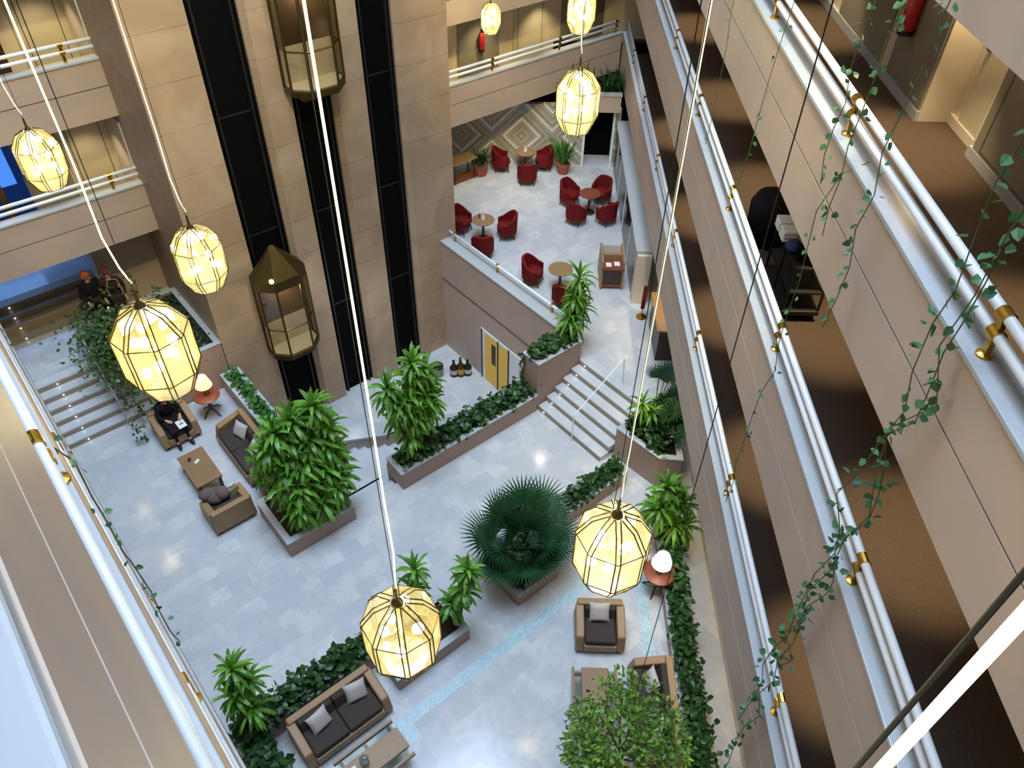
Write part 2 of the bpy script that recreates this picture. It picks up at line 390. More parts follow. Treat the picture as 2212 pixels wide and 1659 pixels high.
for m in (16.82, 19.8):                   # the next two floors of galleries above the camera
    F = m-.75
    struct('wall_right', Bx(3.2, 3.4, -4, YE, m-1.31, m, M=MD), M_STONE); struct('ceiling', Bx(3.4, 5.5, -4, 29, m-1.31, F, M=MD), M_CEIL)
    struct('wall_left', Bx(-.32, -.12, -4, 18.6, m-1.31, m), M_STONE); struct('ceiling', Bx(-2.6, -.32, -4, 18.6, m-1.31, F), M_CEIL)
    struct('wall_back', Bx(-.32, 4.0, 18.6, 18.8, m-1.31, m), M_STONE); struct('ceiling', Bx(-2.6, 4.0, 18.8, 20.2, m-1.31, F), M_CEIL)
    struct('wall_back', Bx(11.5, 20.55, 18.6, 18.8, m-1.31, m), M_STONE); struct('ceiling', Bx(11.5, 20.8, 18.8, 20.2, m-1.312, F), M_CEIL)
# enclosing walls behind the galleries
struct('wall_left', Bx(-2.75, -2.6, -5, 26, -.3, 36), M_CREAM)
struct('wall_back', Bx(-2.75, 4.0, 20.2, 20.4, 3.5, 36), M_CREAM); struct('wall_back', Bx(11.5, 25, 20.2, 20.4, 3.6, 36), M_CREAM); struct('wall_right', Bx(2.6, 5.2, 29, 29.2, 1, 36, M=MD), M_CREAM)
for q in ((5.0, 5.2, 9.65, 29, .9, 36), (5.3, 5.5, -4, 8.76, .9, 36), (5.43, 5.6, 8.7, 9.8, .9, 36), (5.2, 5.43, 9.65, 9.8, .9, 36), (5.5, 5.6, 8.6, 8.76, .9, 36), (4.2, 4.4, -6, 12, -.3, 1.0)): struct('wall_right', Bx(*q, M=MD), M_CREAM)
struct('wall_front', Bx(-2.75, 14, -5.2, -5, -.3, 36), M_CREAM)
struct('ceiling', Bx(-2.75, 34, -8, 34, 36, 36.15), M_CREAM)
# stair-landing wall at far left, blue glazed doors beyond
w = MB(); w.box(2.45, 4.0, 20.0, 20.2, .99, 3.5); w.box(2.45, 2.6, 20.2, 25.5, .99, 3.5)
struct('wall_back', w, M_STONE)
o = struct('window_1', Bx(-2.6, 2.45, 25.2, 25.3, 1.63, 3.4), M_BLUEL)
for i in range(6): Bx(-2.6+i*1.0, -2.54+i*1.0, 25.1, 25.2, 1.63, 3.4).build('mullion', M_BLACK, o)
struct('ceiling', Bx(-2.6, 4.0, 20.2, 25.5, 3.4, 3.5), M_CEIL)
# lift lobby side wall that carries the lounge parapet
w = MB(); w.box(10.95, 11.15, 10.95, 16.2, -2.4, 1.62); o = struct('wall_lounge', w, M_STONE)
Bx(10.925, 11.42, 10.75, 16.2, 1.62, 1.68).build('coping', M_COPING, o, .008)
Bx(10.93, 10.97, 10.95, 16.2, .3, .33).build('groove', M_GROOVE, o)
t = thing('parapet_handrail', 'white handrail on brass posts along the lounge edge above the lift lobby', 'handrail', (0, 0, 0))
MB().tube([(11.25, 10.9, 1.9), (11.25, 16.15, 1.9)], .04, 12).build('rail_tube', M_WHITE, t, smooth=True)
for y in (15.9, 13.9, 11.6): Bx(11.22, 11.28, y-.03, y+.03, 1.68, 1.97).build('post', M_BRASS, t)

# door in the lobby wall, lit yellow
o = struct('door_1', Bx(10.92, 10.95, 12.25, 14.3, -2.4, -.42), M_WHITE)
for a, b in ((13.5, 14.08), (12.98, 13.4)): Bx(10.905, 10.92, a, b, -2.35, -.5).build('glass_leaf', M_YEL, o)
for a in (14.22, 13.44, 12.94): Bx(10.89, 10.92, a, a+.03, -2.4, -.42).build('frame_bar', M_BLACK, o)
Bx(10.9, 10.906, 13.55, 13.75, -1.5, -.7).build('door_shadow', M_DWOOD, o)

# ------------------------------------------------------------------ lift tower
TY = 16.2; ZT = 36
cols = [(4.0, 5.29), (6.38, 7.13), (8.17, 9.03), (10.0, 11.5)]
for i, (a, b) in enumerate(cols):
    ch = .12 if i else 0
    poly = [(a+ch, TY), (b, TY), (b, TY+.55), (a, TY+.55), (a, TY+ch)] if ch else [(a, TY), (b, TY), (b, 20.3), (a, 20.3)]
    if i == 3: poly = [(a+ch, TY), (b, TY), (b, 20.3), (a, 20.3), (a, TY+ch)]
    struct('wall_tower', MB().prism(poly, -2.4, ZT), M_TOWER)
struct('wall_shaft', Bx(5.29, 10.0, TY+.5, TY+.6, -2.4, ZT), M_BLACKG)
for i, (a, b) in enumerate(((5.29, 6.38), (7.13, 8.17), (9.03, 10.0))):
    t = thing('lift_shaft_lining', ['black lift shaft strip left, behind the low glass lift', 'black lift shaft strip in the middle, below the high glass lift', 'black lift shaft strip at right with no lift in it'][i], 'lift shaft', (0, 0, 0))
    Bx(a, b, TY+.2, TY+.49, -2.4, ZT).build('back_panel', M_DARK, t)
    for z in range(0, 17, 3): Bx(a+.1, b-.1, TY+.18, TY+.2, z+.9, z+.94).build('joint_bar', M_BLACK, t)
    for x in (a+.14, b-.14): Bx(x-.02, x+.02, TY+.1, TY+.2, -2.4, ZT).build('guide_rail', M_BLACK, t)
def lift(label, cx, z0, on):
    t = thing('glass_lift', label, 'lift', (cx, TY-.2, z0))
    pl = [(-.66, .18), (-.66, -.17), (-.33, -.5), (.33, -.5), (.66, -.17), (.66, .18)]
    sc = lambda k: [(x*k, y*k) for x, y in pl]
    h = 2.5
    Bx(-.45, .45, -.25, .15, -.16, 0).build('undercarriage', M_DBRASS, t)
    MB().prism(sc(1.03), -.02, .12).build('floor_pan', M_DBRASS, t, .01)
    MB().prism(sc(.94), .12, .15).build('cabin_floor', M_CREAM, t)
    MB().prism(sc(1.03), h-.28, h).build('cornice', M_DBRASS, t, .01)
    m = MB(); n = len(pl); m.add([(x*1.03, y*1.03, h) for x, y in pl]+[(-.05, .05, h+.72), (.05, .05, h+.72)], [(0, 1, 6), (1, 2, 6), (2, 3, 7, 6), (3, 4, 7), (4, 5, 7), (5, 0, 6, 7)])
    m.build('pyramid_roof', M_DBRASS, t)
    m = MB(); q = MB(); lo = MB()
    for i in range(5):
        a, b = pl[i], pl[i+1]
        m.add([(a[0], a[1], .12), (b[0], b[1], .12), (b[0], b[1], h-.28), (a[0], a[1], h-.28)], [(0, 1, 2, 3)])
        q.tube([(a[0]*.93, a[1]*.93, .95), (b[0]*.93, b[1]*.93, .95)], .025, 8)
    m.build('glass_panes', M_CABGL, t)
    q.build('grab_rail', M_BRASS, t)
    for x, y in pl: Bx(x-.022, x+.022, y-.022, y+.022, .1, h-.25).build('mullion', M_DBRASS, t)
    Bx(-.62, .62, .14, .18, .12, .95).build('rear_dado', M_CREAM, t); Bx(-.62, .62, .14, .18, .95, h-.28).build('rear_panel', M_DWOOD, t)
    if on: MB().ell((-.36, -.44, h+.06), .06, 10, 8).build('roof_lamp', M_LIFTL, t)
lift('lower bronze and glass lift with pyramid roof and small lit lamp', 5.8, .5, True)
lift('upper bronze and glass lift cut by the top edge, above the middle shaft', 7.66, 7.2, False)

# ------------------------------------------------------------------ gallery rooms and doors
def door_panel(name, M, a, b, y, z0, z1, mt=None, ax='x', groove=True):
    """flat door standing proud of a wall facing -y (ax x) or -X in gallery frame"""
    bb = (lambda p, q, d0, d1, z, zz: MB(M).box(p, q, y-d1, y-d0, z, zz)) if ax == 'x' else (lambda p, q, d0, d1, z, zz: MB(M).box(y-d1, y-d0, p, q, z, zz))
    o = struct(name, bb(a, b, 0, .03, z0, z1), mt or M_DOOR)
    if groove:
        g = .16
        for p, q, zz0, zz1 in ((a+g, a+g+.02, z0+g, z1-g), (b-g-.02, b-g, z0+g, z1-g), (a+g, b-g, z0+g, z0+g+.02)):
            bb(p, q, .03, .034, zz0, zz1).build('panel_groove', M_GROOVE, o)
    return o
for F in (4.18, 7.18):
    door_panel('door_2', None, 2.85, 3.96, 20.2, F, F+2.1)
    struct('trim_4', Bx(3.96, 3.998, 18.86, 20.2, F, F+2.19), M_CREAM)
o = struct('window_2', Bx(-2.2, 1.78, 20.14, 20.2, 4.5, 6.3), M_BLUEL)
Bx(-2.2, 1.78, 20.1, 20.14, 4.2, 5.05).build('dark_sill_panel', M_BLUED, o); Bx(1.62, 1.78, 20.1, 20.14, 4.2, 6.3).build('side_panel', M_BLUED, o)
Bx(1.15, 1.27, 20.05, 20.1, 4.2, 5.4).build('brass_pull', M_BRASS, o)
struct('door_3', Bx(-2.2, 2.5, 20.12, 20.2, 7.2, 9.3), M_DWOOD); struct('door_4', Bx(1.78, 2.8, 20.15, 20.2, 4.2, 6.3), M_GREYP)
for F in (4.18,):
    struct('trim_5', Bx(14.7, 16.35, 20.15, 20.2, F, F+2.1), M_GREYP); struct('trim_5', Bx(19.1, 19.6, 20.15, 20.2, F, F+2.1), M_GREYP)
    struct('trim_5', Bx(20.2, 21.2, 20.15, 20.2, F, F+2.1), M_GREYP)
    door_panel('door_5', None, 17.0, 18.4, 20.2, F, F+2.1)
F1 = 10.13; F2 = 7.18; F3 = 4.18
for a, b in ((9.68, 10.95), (11.25, 13.3), (13.9, 15.2), (15.6, 17.4)):
    struct('trim_6', Bx(4.97, 5.0, a, b, F1+.14, F1+1.35, M=MD), M_GREYP); struct('trim_6', Bx(4.98, 5.0, a, b, F1+1.35, F1+2.2, M=MD), M_DOOR)
o = struct('baseboard_right', Bx(4.955, 5.0, 9.65, 29, F1, F1+.13, M=MD), M_COPING)
Bx(5.26, 5.3, -4, 8.76, F1, F1+.13, M=MD).build('baseboard_return', M_COPING, o)
o = door_panel('door_6', MD, 8.8, 9.45, 5.43, F1+.12, F1+2.1, M_DOOR, 'y', False); Bx(5.36, 5.42, 9.34, 9.42, F1+1.0, F1+1.12, M=MD).build('door_lock', M_BLACK, o); Bx(5.38, 5.43, 8.76, 9.65, F1, F1+.12, M=MD).build('skirting', M_CREAM, o)
door_panel('door_7', MD, 6.2, 8.68, 5.3, F1+.0, F1+2.2, M_GREYP, 'y', True)
for F in (F2, F3):
    struct('baseboard_right', Bx(4.955, 5.0, 9.65, 29, F, F+.13, M=MD), M_COPING)

# ------------------------------------------------------------------ lounge back wall, doorway, partition
w = MB(MD); w.box(-6, 2.0, 25.5, 25.7, 1, 3.2); w.box(3.0, 3.2, 25.5, 25.7, 1, 3.1); struct('wall_lounge', w, M_TILEW)
struct('wall_lounge', Bx(-8, 6, 27.6, 27.8, 1, 4.5, M=MD), M_DARK)  # near-black sheet standing in for the shaded void behind
o = struct('doorway_dark', Bx(2.0, 3.0, 26.3, 26.4, 1, 3.1, M=MD), M_DARK)  # darkness inside the open doorway, painted as a near-black sheet
for x in (1.93, 2.93): Bx(x, x+.08, 25.42, 25.55, 1, 3.05, M=MD).build('steel_jamb', M_WHITE, o)
w = MB(MD); w.box(1.4, 3.1, 25.2, 25.9, 3.1, 3.66); o = struct('trim_7', w, M_STONE)
Bx(1.38, 3.12, 25.18, 25.36, 3.66, 3.74, M=MD).build('coping', M_COPING, o)
Bx(1.42, 3.08, 25.36, 25.88, 3.66, 3.69, M=MD).build('soil', M_SOIL, o)
t = thing('glass_partition', 'reflective grey glass partition with wide white top at the right edge of lounge', 'partition', (0, 0, 0))
Bx(3.1, 3.14, 17.8, 25.5, 1, 2.6, M=MD).build('glass_panel', M_PARTGL, t)
Bx(3.05, 3.5, 17.6, 25.5, 2.6, 2.7, M=MD).build('white_cap', M_COPING, t, .01)
Bx(3.08, 3.48, 17.5, 17.8, 1, 2.6, M=MD).build('end_pier', M_CREAM, t)
for y in (19.4, 21.3, 23.2): Bx(3.08, 3.16, y, y+.04, 1, 2.6, M=MD).build('mullion', M_WHITE, t)
struct('door_9', Bx(4.86, 4.98, 16.2, 17.6, 1, 3.1, M=MD), M_DARK)

# ------------------------------------------------------------------ planters
def planter(label, poly, z0, z1, th=.11, M=None):
    t = thing('stone_planter', label, 'planter', (0, 0, 0))
    n = len(poly)
    a = sum(poly[i][0]*poly[(i+1) % n][1]-poly[(i+1) % n][0]*poly[i][1] for i in range(n))
    if a < 0: poly = poly[::-1]
    P = [Vector(p) for p in poly]
    def inset(d):
        out = []
        for i in range(n):
            e0 = (P[i]-P[i-1]).normalized(); e1 = (P[(i+1) % n]-P[i]).normalized()
            n0 = Vector((-e0.y, e0.x)); n1 = Vector((-e1.y, e1.x)); b = (n0+n1); b /= max(.3, b.dot(n0))
            out.append(tuple(P[i]+b*d))
        return out
    I = inset(th); O = [tuple(p) for p in P]
    def ring(o, i_, za, zb):
        m = MB(M); k = n
        m.add([(x, y, za) for x, y in o]+[(x, y, za) for x, y in i_]+[(x, y, zb) for x, y in o]+[(x, y, zb) for x, y in i_],
              [f for j in range(k) for f in ((j, (j+1) % k, 2*k+(j+1) % k, 2*k+j), (k+(j+1) % k, k+j, 3*k+j, 3*k+(j+1) % k), (2*k+j, 2*k+(j+1) % k, 3*k+(j+1) % k, 3*k+j), (j, k+j, k+(j+1) % k, (j+1) % k))])
        return m
    ring(O, I, z0, z1-.03).build('trough', M_PLANTER, t)
    ring(inset(-.015), inset(th+.02), z1-.03, z1).build('coping', M_COPING, t)
    MB(M).prism(I, z0+.02, z1-.1).build('soil', M_SOIL, t)
    return t
rect = lambda a, b, c, d: [(a, c), (b, c), (b, d), (a, d)]
planter('long rose planter full of ivy leading up to the white steps', rect(5.5, 9.66, 10.3, 10.95), 0, .56)
planter('raised rose planter beside the top of the white steps, spilling ivy', rect(9.68, 11.15, 10.32, 10.92), 0, 1.6)
planter('broad rose planter holding the tall bushy dracaena clump', rect(2.56, 4.2, 10.28, 11.75), 0, .5)
planter('square rose planter holding the fan palm', rect(5.62, 6.74, 6.24, 7.4), 0, .46)
planter('rose planter partly hidden by the lowest lantern', rect(2.72, 4.4, 6.3, 7.3), 0, .45)
planter('low ivy planter on the diagonal behind the fan palm', rect(7.3, 9.72, 7.12, 7.6), 0, .46)
planter('tall angular rose planter with palms right of the white steps', [(10.12, 7.95), (10.2, 6.66), (10.58, 6.28), (12.0, 7.9)], 0, 1.0)
planter('ivy planter behind the dark two-cushion sofa at bottom', rect(.42, 2.7, 7.0, 7.42), 0, .5)
planter('ivy planter along the left wall at the bottom edge', rect(-.1, .4, 4.4, 7.42), 0, .5)
planter('long narrow ivy planter under the right gallery', rect(3.13, 3.6, 3.0, 10.6), 0, .36, M=MD)
planter('white edged strip planter behind the left sofa at foot of lift tower', rect(3.7, 4.19, 12.0, 16.1), 0, .55)
planter('high planter of trailing greenery beside the far left stairs', rect(2.6, 3.98, 16.2, 19.2), 0, 1.45)

# ------------------------------------------------------------------ greenery
UP = Vector((0, 0, 1))
def leaf(m, p, d, nrm, l, w):
    d = d.normalized(); s = d.cross(nrm); s = s.normalized() if s.length > 1e-4 else Vector((1, 0, 0)); u = s.cross(d)
    P = lambda a, b, c: p+s*a*w+d*b*l+u*c*l
    m.add([P(0, 0, 0), P(.5, .3, .06), P(.32, .72, .03), P(0, 1, -.06), P(-.32, .72, .03), P(-.5, .3, .06), P(0, .45, 0)],
          [(0, 1, 6), (1, 2, 6), (2, 3, 6), (3, 4, 6), (4, 5, 6), (5, 0, 6)])
def rv(r=None):
    r = r or rnd
    while 1:
        v = Vector((r.uniform(-1, 1), r.uniform(-1, 1), r.uniform(-1, 1)))
        if .05 < v.length < 1: return v.normalized()
def ivy(label, poly_fn, n, z0, h, size, over=.1, m=M_IVY, name='ivy', M=None, trail=None):
    b = MB(); T = M or Matrix()
    for i in range(n):
        x, y = poly_fn(); q = rnd.random()
        z = z0+h*q**.6*rnd.uniform(.5, 1.15)
        p = T @ Vector((x+rnd.gauss(0, over*.5), y+rnd.gauss(0, over*.5), z))
        d = rv(); d.z = d.z*.4-.25
        leaf(b, p, d, (UP+rv()*.9).normalized(), size*rnd.uniform(.6, 1.25), size*rnd.uniform(.6, 1.1))
    if trail:
        for (x, y, zt, zb, k) in trail:
            for j in range(k):
                p = T @ Vector((x+rnd.gauss(0, .06), y+rnd.gauss(0, .06), rnd.uniform(zb, zt)))
                d = rv(); d.z -= .8; leaf(b, p, d, (rv()+UP*.4).normalized(), size*rnd.uniform(.5, 1), size*rnd.uniform(.5, .9))
    o = b.build(name, m); return tag(o, label, 'ivy', kind='stuff')
def rf(a, b, c, d): return lambda: (rnd.uniform(a, b), rnd.uniform(c, d))
ivy('dense ivy filling the long planter beside the white steps', rf(5.7, 9.6, 10.42, 10.86), 1500, .45, .38, .15, .12)
ivy('dark ivy cascading from the raised planter by the lounge edge', rf(9.75, 11.1, 10.45, 10.85), 620, 1.5, .3, .15, .12, trail=[(9.72, 10.9, 1.5, .5, 90), (9.9, 10.97, 1.5, .5, 60)])
ivy('ivy in the low planter behind the fan palm', rf(7.4, 9.65, 7.2, 7.5), 620, .38, .35, .15, .13)
ivy('ivy hedge running behind the dark sofa at bottom', rf(.35, 2.65, 7.05, 7.38), 900, .42, .5, .15, .13)
ivy('ivy hedge at the left wall near the bottom edge', rf(-.05, .38, 4.45, 7.4), 950, .42, .5, .15, .13)
ivy('long narrow ivy hedge in the planter under the right gallery', rf(3.2, 3.54, 3.1, 10.3), 2300, .3, .45, .13, .1, M=MD)
ivy('bright fern-like ground cover in the strip planter behind the left sofa', rf(3.82, 4.1, 12.1, 16.0), 800, .45, .25, .13, .08, leafmat('fern_leaf', (66, 118, 60)))
ivy('hazy small-leaved bush trailing over the far left stairs', lambda: (2.0+rnd.gauss(0, .45), 17.6+rnd.gauss(0, .8)), 3300, 1.25, .75, .11, .1, leafmat('trailing_leaf', (78, 106, 62)),
    trail=[(1.4, 16.6, 1.6, .5, 60), (1.6, 16.2, 1.4, .3, 70), (1.9, 15.8, 1.2, .2, 60), (1.5, 17.4, 1.9, .6, 60), (2.3, 19.0, 2.4, 1.6, 50), (3.0, 19.1, 2.4, 1.4, 50), (3.4, 18.6, 2.1, 1.3, 60), (1.3, 15.6, .8, .1, 40)])
ivy('low green cover in the soil of the high planter at foot of lift tower', rf(2.8, 3.9, 16.3, 19.0), 650, 1.32, .15, .1, .08)

def strap(m, p, az, el, l, w, droop, seg=5):
    d = Vector((math.cos(az)*math.cos(el), math.sin(az)*math.cos(el), math.sin(el))); s = Vector((-math.sin(az), math.cos(az), 0))
    vs = []; q = Vector(p)
    for i in range(seg+1):
        t = i/seg; wd = w*(.35+1.5*t if t < .4 else (.95-(t-.4)*.2 if t < .75 else (1-t)*3.3))*.5
        vs += [q-s*wd, q+s*wd]
        q = q+d*(l/seg); d = (d+Vector((0, 0, -droop/seg))).normalized()
    m.add(vs, [(2*i, 2*i+1, 2*i+3, 2*i+2) for i in range(seg)])
def head(m, p, k, l, w):
    for i in range(k):
        f_ = i/k
        strap(m, Vector(p)+Vector((0, 0, -.5*f_*l)), i*2.4+rnd.uniform(-.2, .2), R(84-118*f_+rnd.uniform(-10, 10)), l*rnd.uniform(.75, 1.15), w*rnd.uniform(.85, 1.15), 1.5+1.3*f_)
def dracaena(label, base, heads, l=.5, w=.075, k=30, mt=None, name='dracaena', cat='plant', sq=1, dz=0):
    heads = [(base[0]+(h[0]-base[0])*sq, h[1], h[2]+dz) for h in heads]
    t = thing(name, label, cat, base); B = Vector(base); m = MB()
    for h in heads:
        h = Vector(h)-B; st = MB(); b0 = Vector((h.x*.25+rnd.uniform(-.08, .08), h.y*.25+rnd.uniform(-.08, .08), 0))
        st.tube([b0, b0.lerp(h, .5)+Vector((rnd.uniform(-.05, .05), rnd.uniform(-.05, .05), 0)), h], [.03, .025, .018], 7)
        st.build('cane', M_STEM, t); head(m, h, k, l, w)
    m.build('foliage', mt or M_DRAC, t); return t
dracaena('tall bushy dracaena clump in the broad planter, beside the left seating', (3.4, 11.0, .4),
         [(4.2, 11, 3.0), (3.6, 11.05, 2.85), (3.1, 11, 2.8), (4.4, 11.0, 2.3), (3.85, 10.85, 2.35), (3.25, 10.9, 2.2), (2.8, 11.0, 2.5), (2.85, 10.8, 1.5), (4.35, 10.85, 1.65), (3.95, 10.7, 1.45), (3.4, 10.6, 1.35),
          (3.0, 10.5, .95), (3.6, 10.45, .85), (4.1, 10.5, .95), (2.7, 11.2, 1.9), (3.7, 11.3, 1.9), (3.3, 10.7, 1.75), (4.5, 11.1, 1.2), (4.0, 11.1, 2.65), (3.35, 11.0, 2.5), (4.2, 10.8, 2.0), (3.55, 10.75, 1.95), (2.95, 10.85, 1.9), (3.15, 10.5, 1.5), (4.3, 10.6, 1.2)], .56, .1, 40, sq=.82, dz=.2)
dracaena('leafy dracaena at the left end of the long ivy planter', (6.05, 10.62, .46),
         [(6.3, 10.7, 3.35), (5.65, 10.75, 2.95), (6.7, 10.8, 2.45), (6.1, 10.6, 2.6), (5.8, 10.7, 2.05), (6.4, 10.6, 1.75), (6.0, 10.6, 1.4), (6.6, 10.7, 2.95), (5.75, 10.7, 2.5), (6.25, 10.7, 3.0), (6.45, 10.65, 2.3), (5.95, 10.65, 2.3), (6.15, 10.6, 1.9), (6.7, 10.7, 1.95)], .52, .09, 36)
dracaena('tall thin dracaena at the lounge edge above the raised planter', (10.98, 10.7, 1.5), [(11.35, 10.8, 3.3), (11.2, 10.75, 2.75), (11.45, 10.75, 2.35), (11.2, 10.7, 2.0), (11.0, 10.7, 2.25), (11.35, 10.8, 2.75)], .55, .075, 32)
dracaena('small dracaena left of the pair above the lowest lantern', (3.75, 6.95, .36), [(3.85, 7.2, 2.0), (3.7, 7.1, 1.6)], .45, .075, 30)
dracaena('brighter small dracaena right of the pair above the lowest lantern', (4.2, 6.6, .36), [(4.6, 6.55, 2.05), (4.45, 6.5, 1.6), (4.25, 6.6, 1.2)], .45, .08, 32)
dracaena('dracaena at bottom left rising from the corner of two ivy planters', (.25, 7.2, .42), [(.36, 7.25, 2.5), (.5, 7.2, 2.05), (.2, 7.15, 1.9), (.35, 7.0, 1.5)], .46, .065, 34)
pq = XY(3.3, 10.2)
dracaena('dracaena clump at the head of the right ivy hedge, above the white table lamp', (pq.x, pq.y, .3), [(pq.x-.15, pq.y+.1, 1.9), (pq.x-.45, pq.y-.05, 1.6), (pq.x+.1, pq.y-.2, 1.45), (pq.x-.15, pq.y-.3, 1.05), (pq.x+.3, pq.y+.1, 1.2), (pq.x-.3, pq.y+.2, 1.3), (pq.x, pq.y, 1.6), (pq.x+.15, pq.y-.35, .8)], .5, .08, 34)
dracaena('bright dracaena at the left side of the tall angular planter', (10.45, 7.5, .92), [(10.4, 7.55, 2.0), (10.6, 7.4, 1.7)], .42, .065, 24)

def fan(m, st, base, tip, r, nl=22):
    base = Vector(base); tip = Vector(tip); mid = base.lerp(tip, .55)+Vector((0, 0, .12))
    st.tube([base, mid, tip], .013, 6)
    d = (tip-mid).normalized(); s = d.cross(UP); s = s.normalized() if s.length > .05 else Vector((1, 0, 0)); u = s.cross(d)
    for i in range(nl):
        a = R(-115+230*i/(nl-1)); dd = (d*math.cos(a)+s*math.sin(a)+u*.12).normalized(); L_ = r*(.72+.28*math.cos(a*.7))
        side = dd.cross(u).normalized(); w = .026; q = tip.copy(); vs = []
        for k in range(4):
            ww = w*(.5, 1, .8, .1)[k]; vs += [q-side*ww, q+side*ww]; q = q+dd*L_/3; dd = (dd+Vector((0, 0, -.16))).normalized()
        m.add(vs, [(2*k, 2*k+1, 2*k+3, 2*k+2) for k in range(3)])
def palm(label, base, tips, r, nl=22):
    t = thing('fan_palm', label, 'palm', base); B = Vector(base); m = MB(); s = MB()
    for q in tips: fan(m, s, (0, 0, .05), Vector(q)-B, r*rnd.uniform(.85, 1.1), nl)
    m.build('fronds', M_PALM, t); s.build('frond_stalks', M_GSTEM, t)
ivy('dark leafy ground cover in the square planter under the fan palm', rf(5.75, 6.62, 6.36, 7.28), 420, .36, .45, .15, .06, M_PALM)
palm('dark spreading fan palm in the square planter', (6.2, 6.85, .36), [(5.55, 7.0, 1.35), (6.0, 7.35, 1.6), (6.6, 7.3, 1.6), (6.95, 6.9, 1.15), (6.45, 6.45, 1.2), (5.85, 6.4, 1.0), (6.7, 6.45, .85), (6.15, 6.8, 1.75), (5.5, 6.7, 1.0), (6.2, 6.5, .8), (6.2, 7.0, 1.3), (5.8, 6.9, 1.1), (6.5, 6.9, 1.2), (6.3, 6.7, 1.0), (7.0, 7.2, 1.3), (6.85, 6.6, .95), (6.0, 6.6, 1.25), (6.4, 7.4, 1.2), (5.75, 7.3, 1.1)], .72, 30)
palm('feathery fan palm standing tallest in the angular planter', (11.0, 7.6, .9), [(10.75, 7.5, 2.6), (11.2, 7.5, 2.4), (11.3, 7.7, 2.2), (10.9, 7.3, 2.0), (11.1, 7.15, 1.5), (11.35, 7.4, 1.7)], .45, 20)
ivy('dark undergrowth filling the tall angular planter below its palms', lambda: (lambda u, v: (10.3+u*1.2, 7.85-v*(1.25-.35*u)+.0))(rnd.random(), rnd.random()*.95), 900, .85, .55, .15, .08)
palm('low drooping palm at the front of the angular planter', (10.8, 6.9, .9), [(10.6, 6.9, 1.5), (10.9, 6.75, 1.35), (11.1, 7.0, 1.6), (10.75, 7.1, 1.7), (10.95, 6.9, 1.2), (11.25, 7.3, 1.3)], .42, 20)

# round bright green tree at the bottom edge
bc = Vector((4.6, 2.5, 0)); t = thing('ficus_tree', 'round bright green ficus tree at bottom right, in front of the right coffee table', 'tree', bc)
MB().lathe([(.26, 0), (.34, .42), (.36, .48), (.31, .48), (.3, .4), (0, .4)], 20).build('pot', M_TERRA, t, smooth=False)
tr = MB(); tr.tube([(0, 0, .38), (.03, .02, 1.0), (0, 0, 1.9)], [.05, .045, .03], 8)
for i in range(9):
    a = i*2.4; tr.tube([(0, 0, 1.2+.07*i), (.4*math.cos(a), .4*math.sin(a), 1.8+.08*i), (.75*math.cos(a), .75*math.sin(a), 2.2+.06*i)], [.022, .015, .006], 5)
tr.build('trunk', M_STEM, t)
m = MB()
cl = [(Vector((0, 0, 2.15))+Vector((v.x*.78, v.y*.78, v.z*.78)), rnd.uniform(.16, .3)) for v in [rv() for _ in range(75)]]
for i in range(3600):
    c, r = rnd.choice(cl); v = rv(); p = c+v*r*rnd.uniform(.6, 1.1)
    leaf(m, p, (v+rv()*.6+Vector((0, 0, -.1))), (v+UP*.6+rv()*.4).normalized(), rnd.uniform(.07, .115), rnd.uniform(.04, .065))
m.build('crown', M_FICUS, t)

# potted plant and plants over the doorway, behind the back lantern
t = thing('potted_plant', 'bushy green plant in a terracotta pot against the patterned lounge wall', 'potted plant', (15.05, 19.55, 1.0))
MB().lathe([(.2, 0), (.29, .42), (.31, .46), (.26, .46), (.25, .4), (0, .4)], 20).build('pot', M_TERRA, t)
m = MB()
for i in range(60): strap(m, (rnd.gauss(0, .06), rnd.gauss(0, .06), .42), rnd.uniform(0, 6.3), R(rnd.uniform(25, 85)), rnd.uniform(.4, .65), .06, 1.0)
m.build('foliage', leafmat('aspidistra_leaf', (52, 84, 48)), t)
for X, lab, k in ((2.75, 'dark bushy plant above the lounge doorway, nearest the right gallery corner', 90), (1.75, 'loose green plant above the lounge doorway, behind the back lantern', 50)):
    q = XY(X, 25.62, 3.69); t = thing('ledge_plant', lab, 'plant', q); m = MB()
    for i in range(k): strap(m, (rnd.gauss(0, .16), rnd.gauss(0, .08), 0), rnd.uniform(0, 6.3), R(rnd.uniform(35, 88)), rnd.uniform(.5, .95), .05, .9)
    m.build('foliage', M_IVY, t)
q = XY(1.3, 24.9, 1.0); t = thing('potted_plant', 'light green leafy plant by the patterned wall, half hidden by the back lantern', 'potted plant', q); m = MB()
MB().lathe([(.18, 0), (.24, .36), (.2, .36), (0, .34)], 18).build('pot', M_TERRA, t)
for i in range(40): strap(m, (rnd.gauss(0, .05), rnd.gauss(0, .05), .36), rnd.uniform(0, 6.3), R(rnd.uniform(50, 88)), rnd.uniform(.6, 1.2), .1, .6)
m.build('foliage', leafmat('banana_leaf', (84, 140, 52)), t)

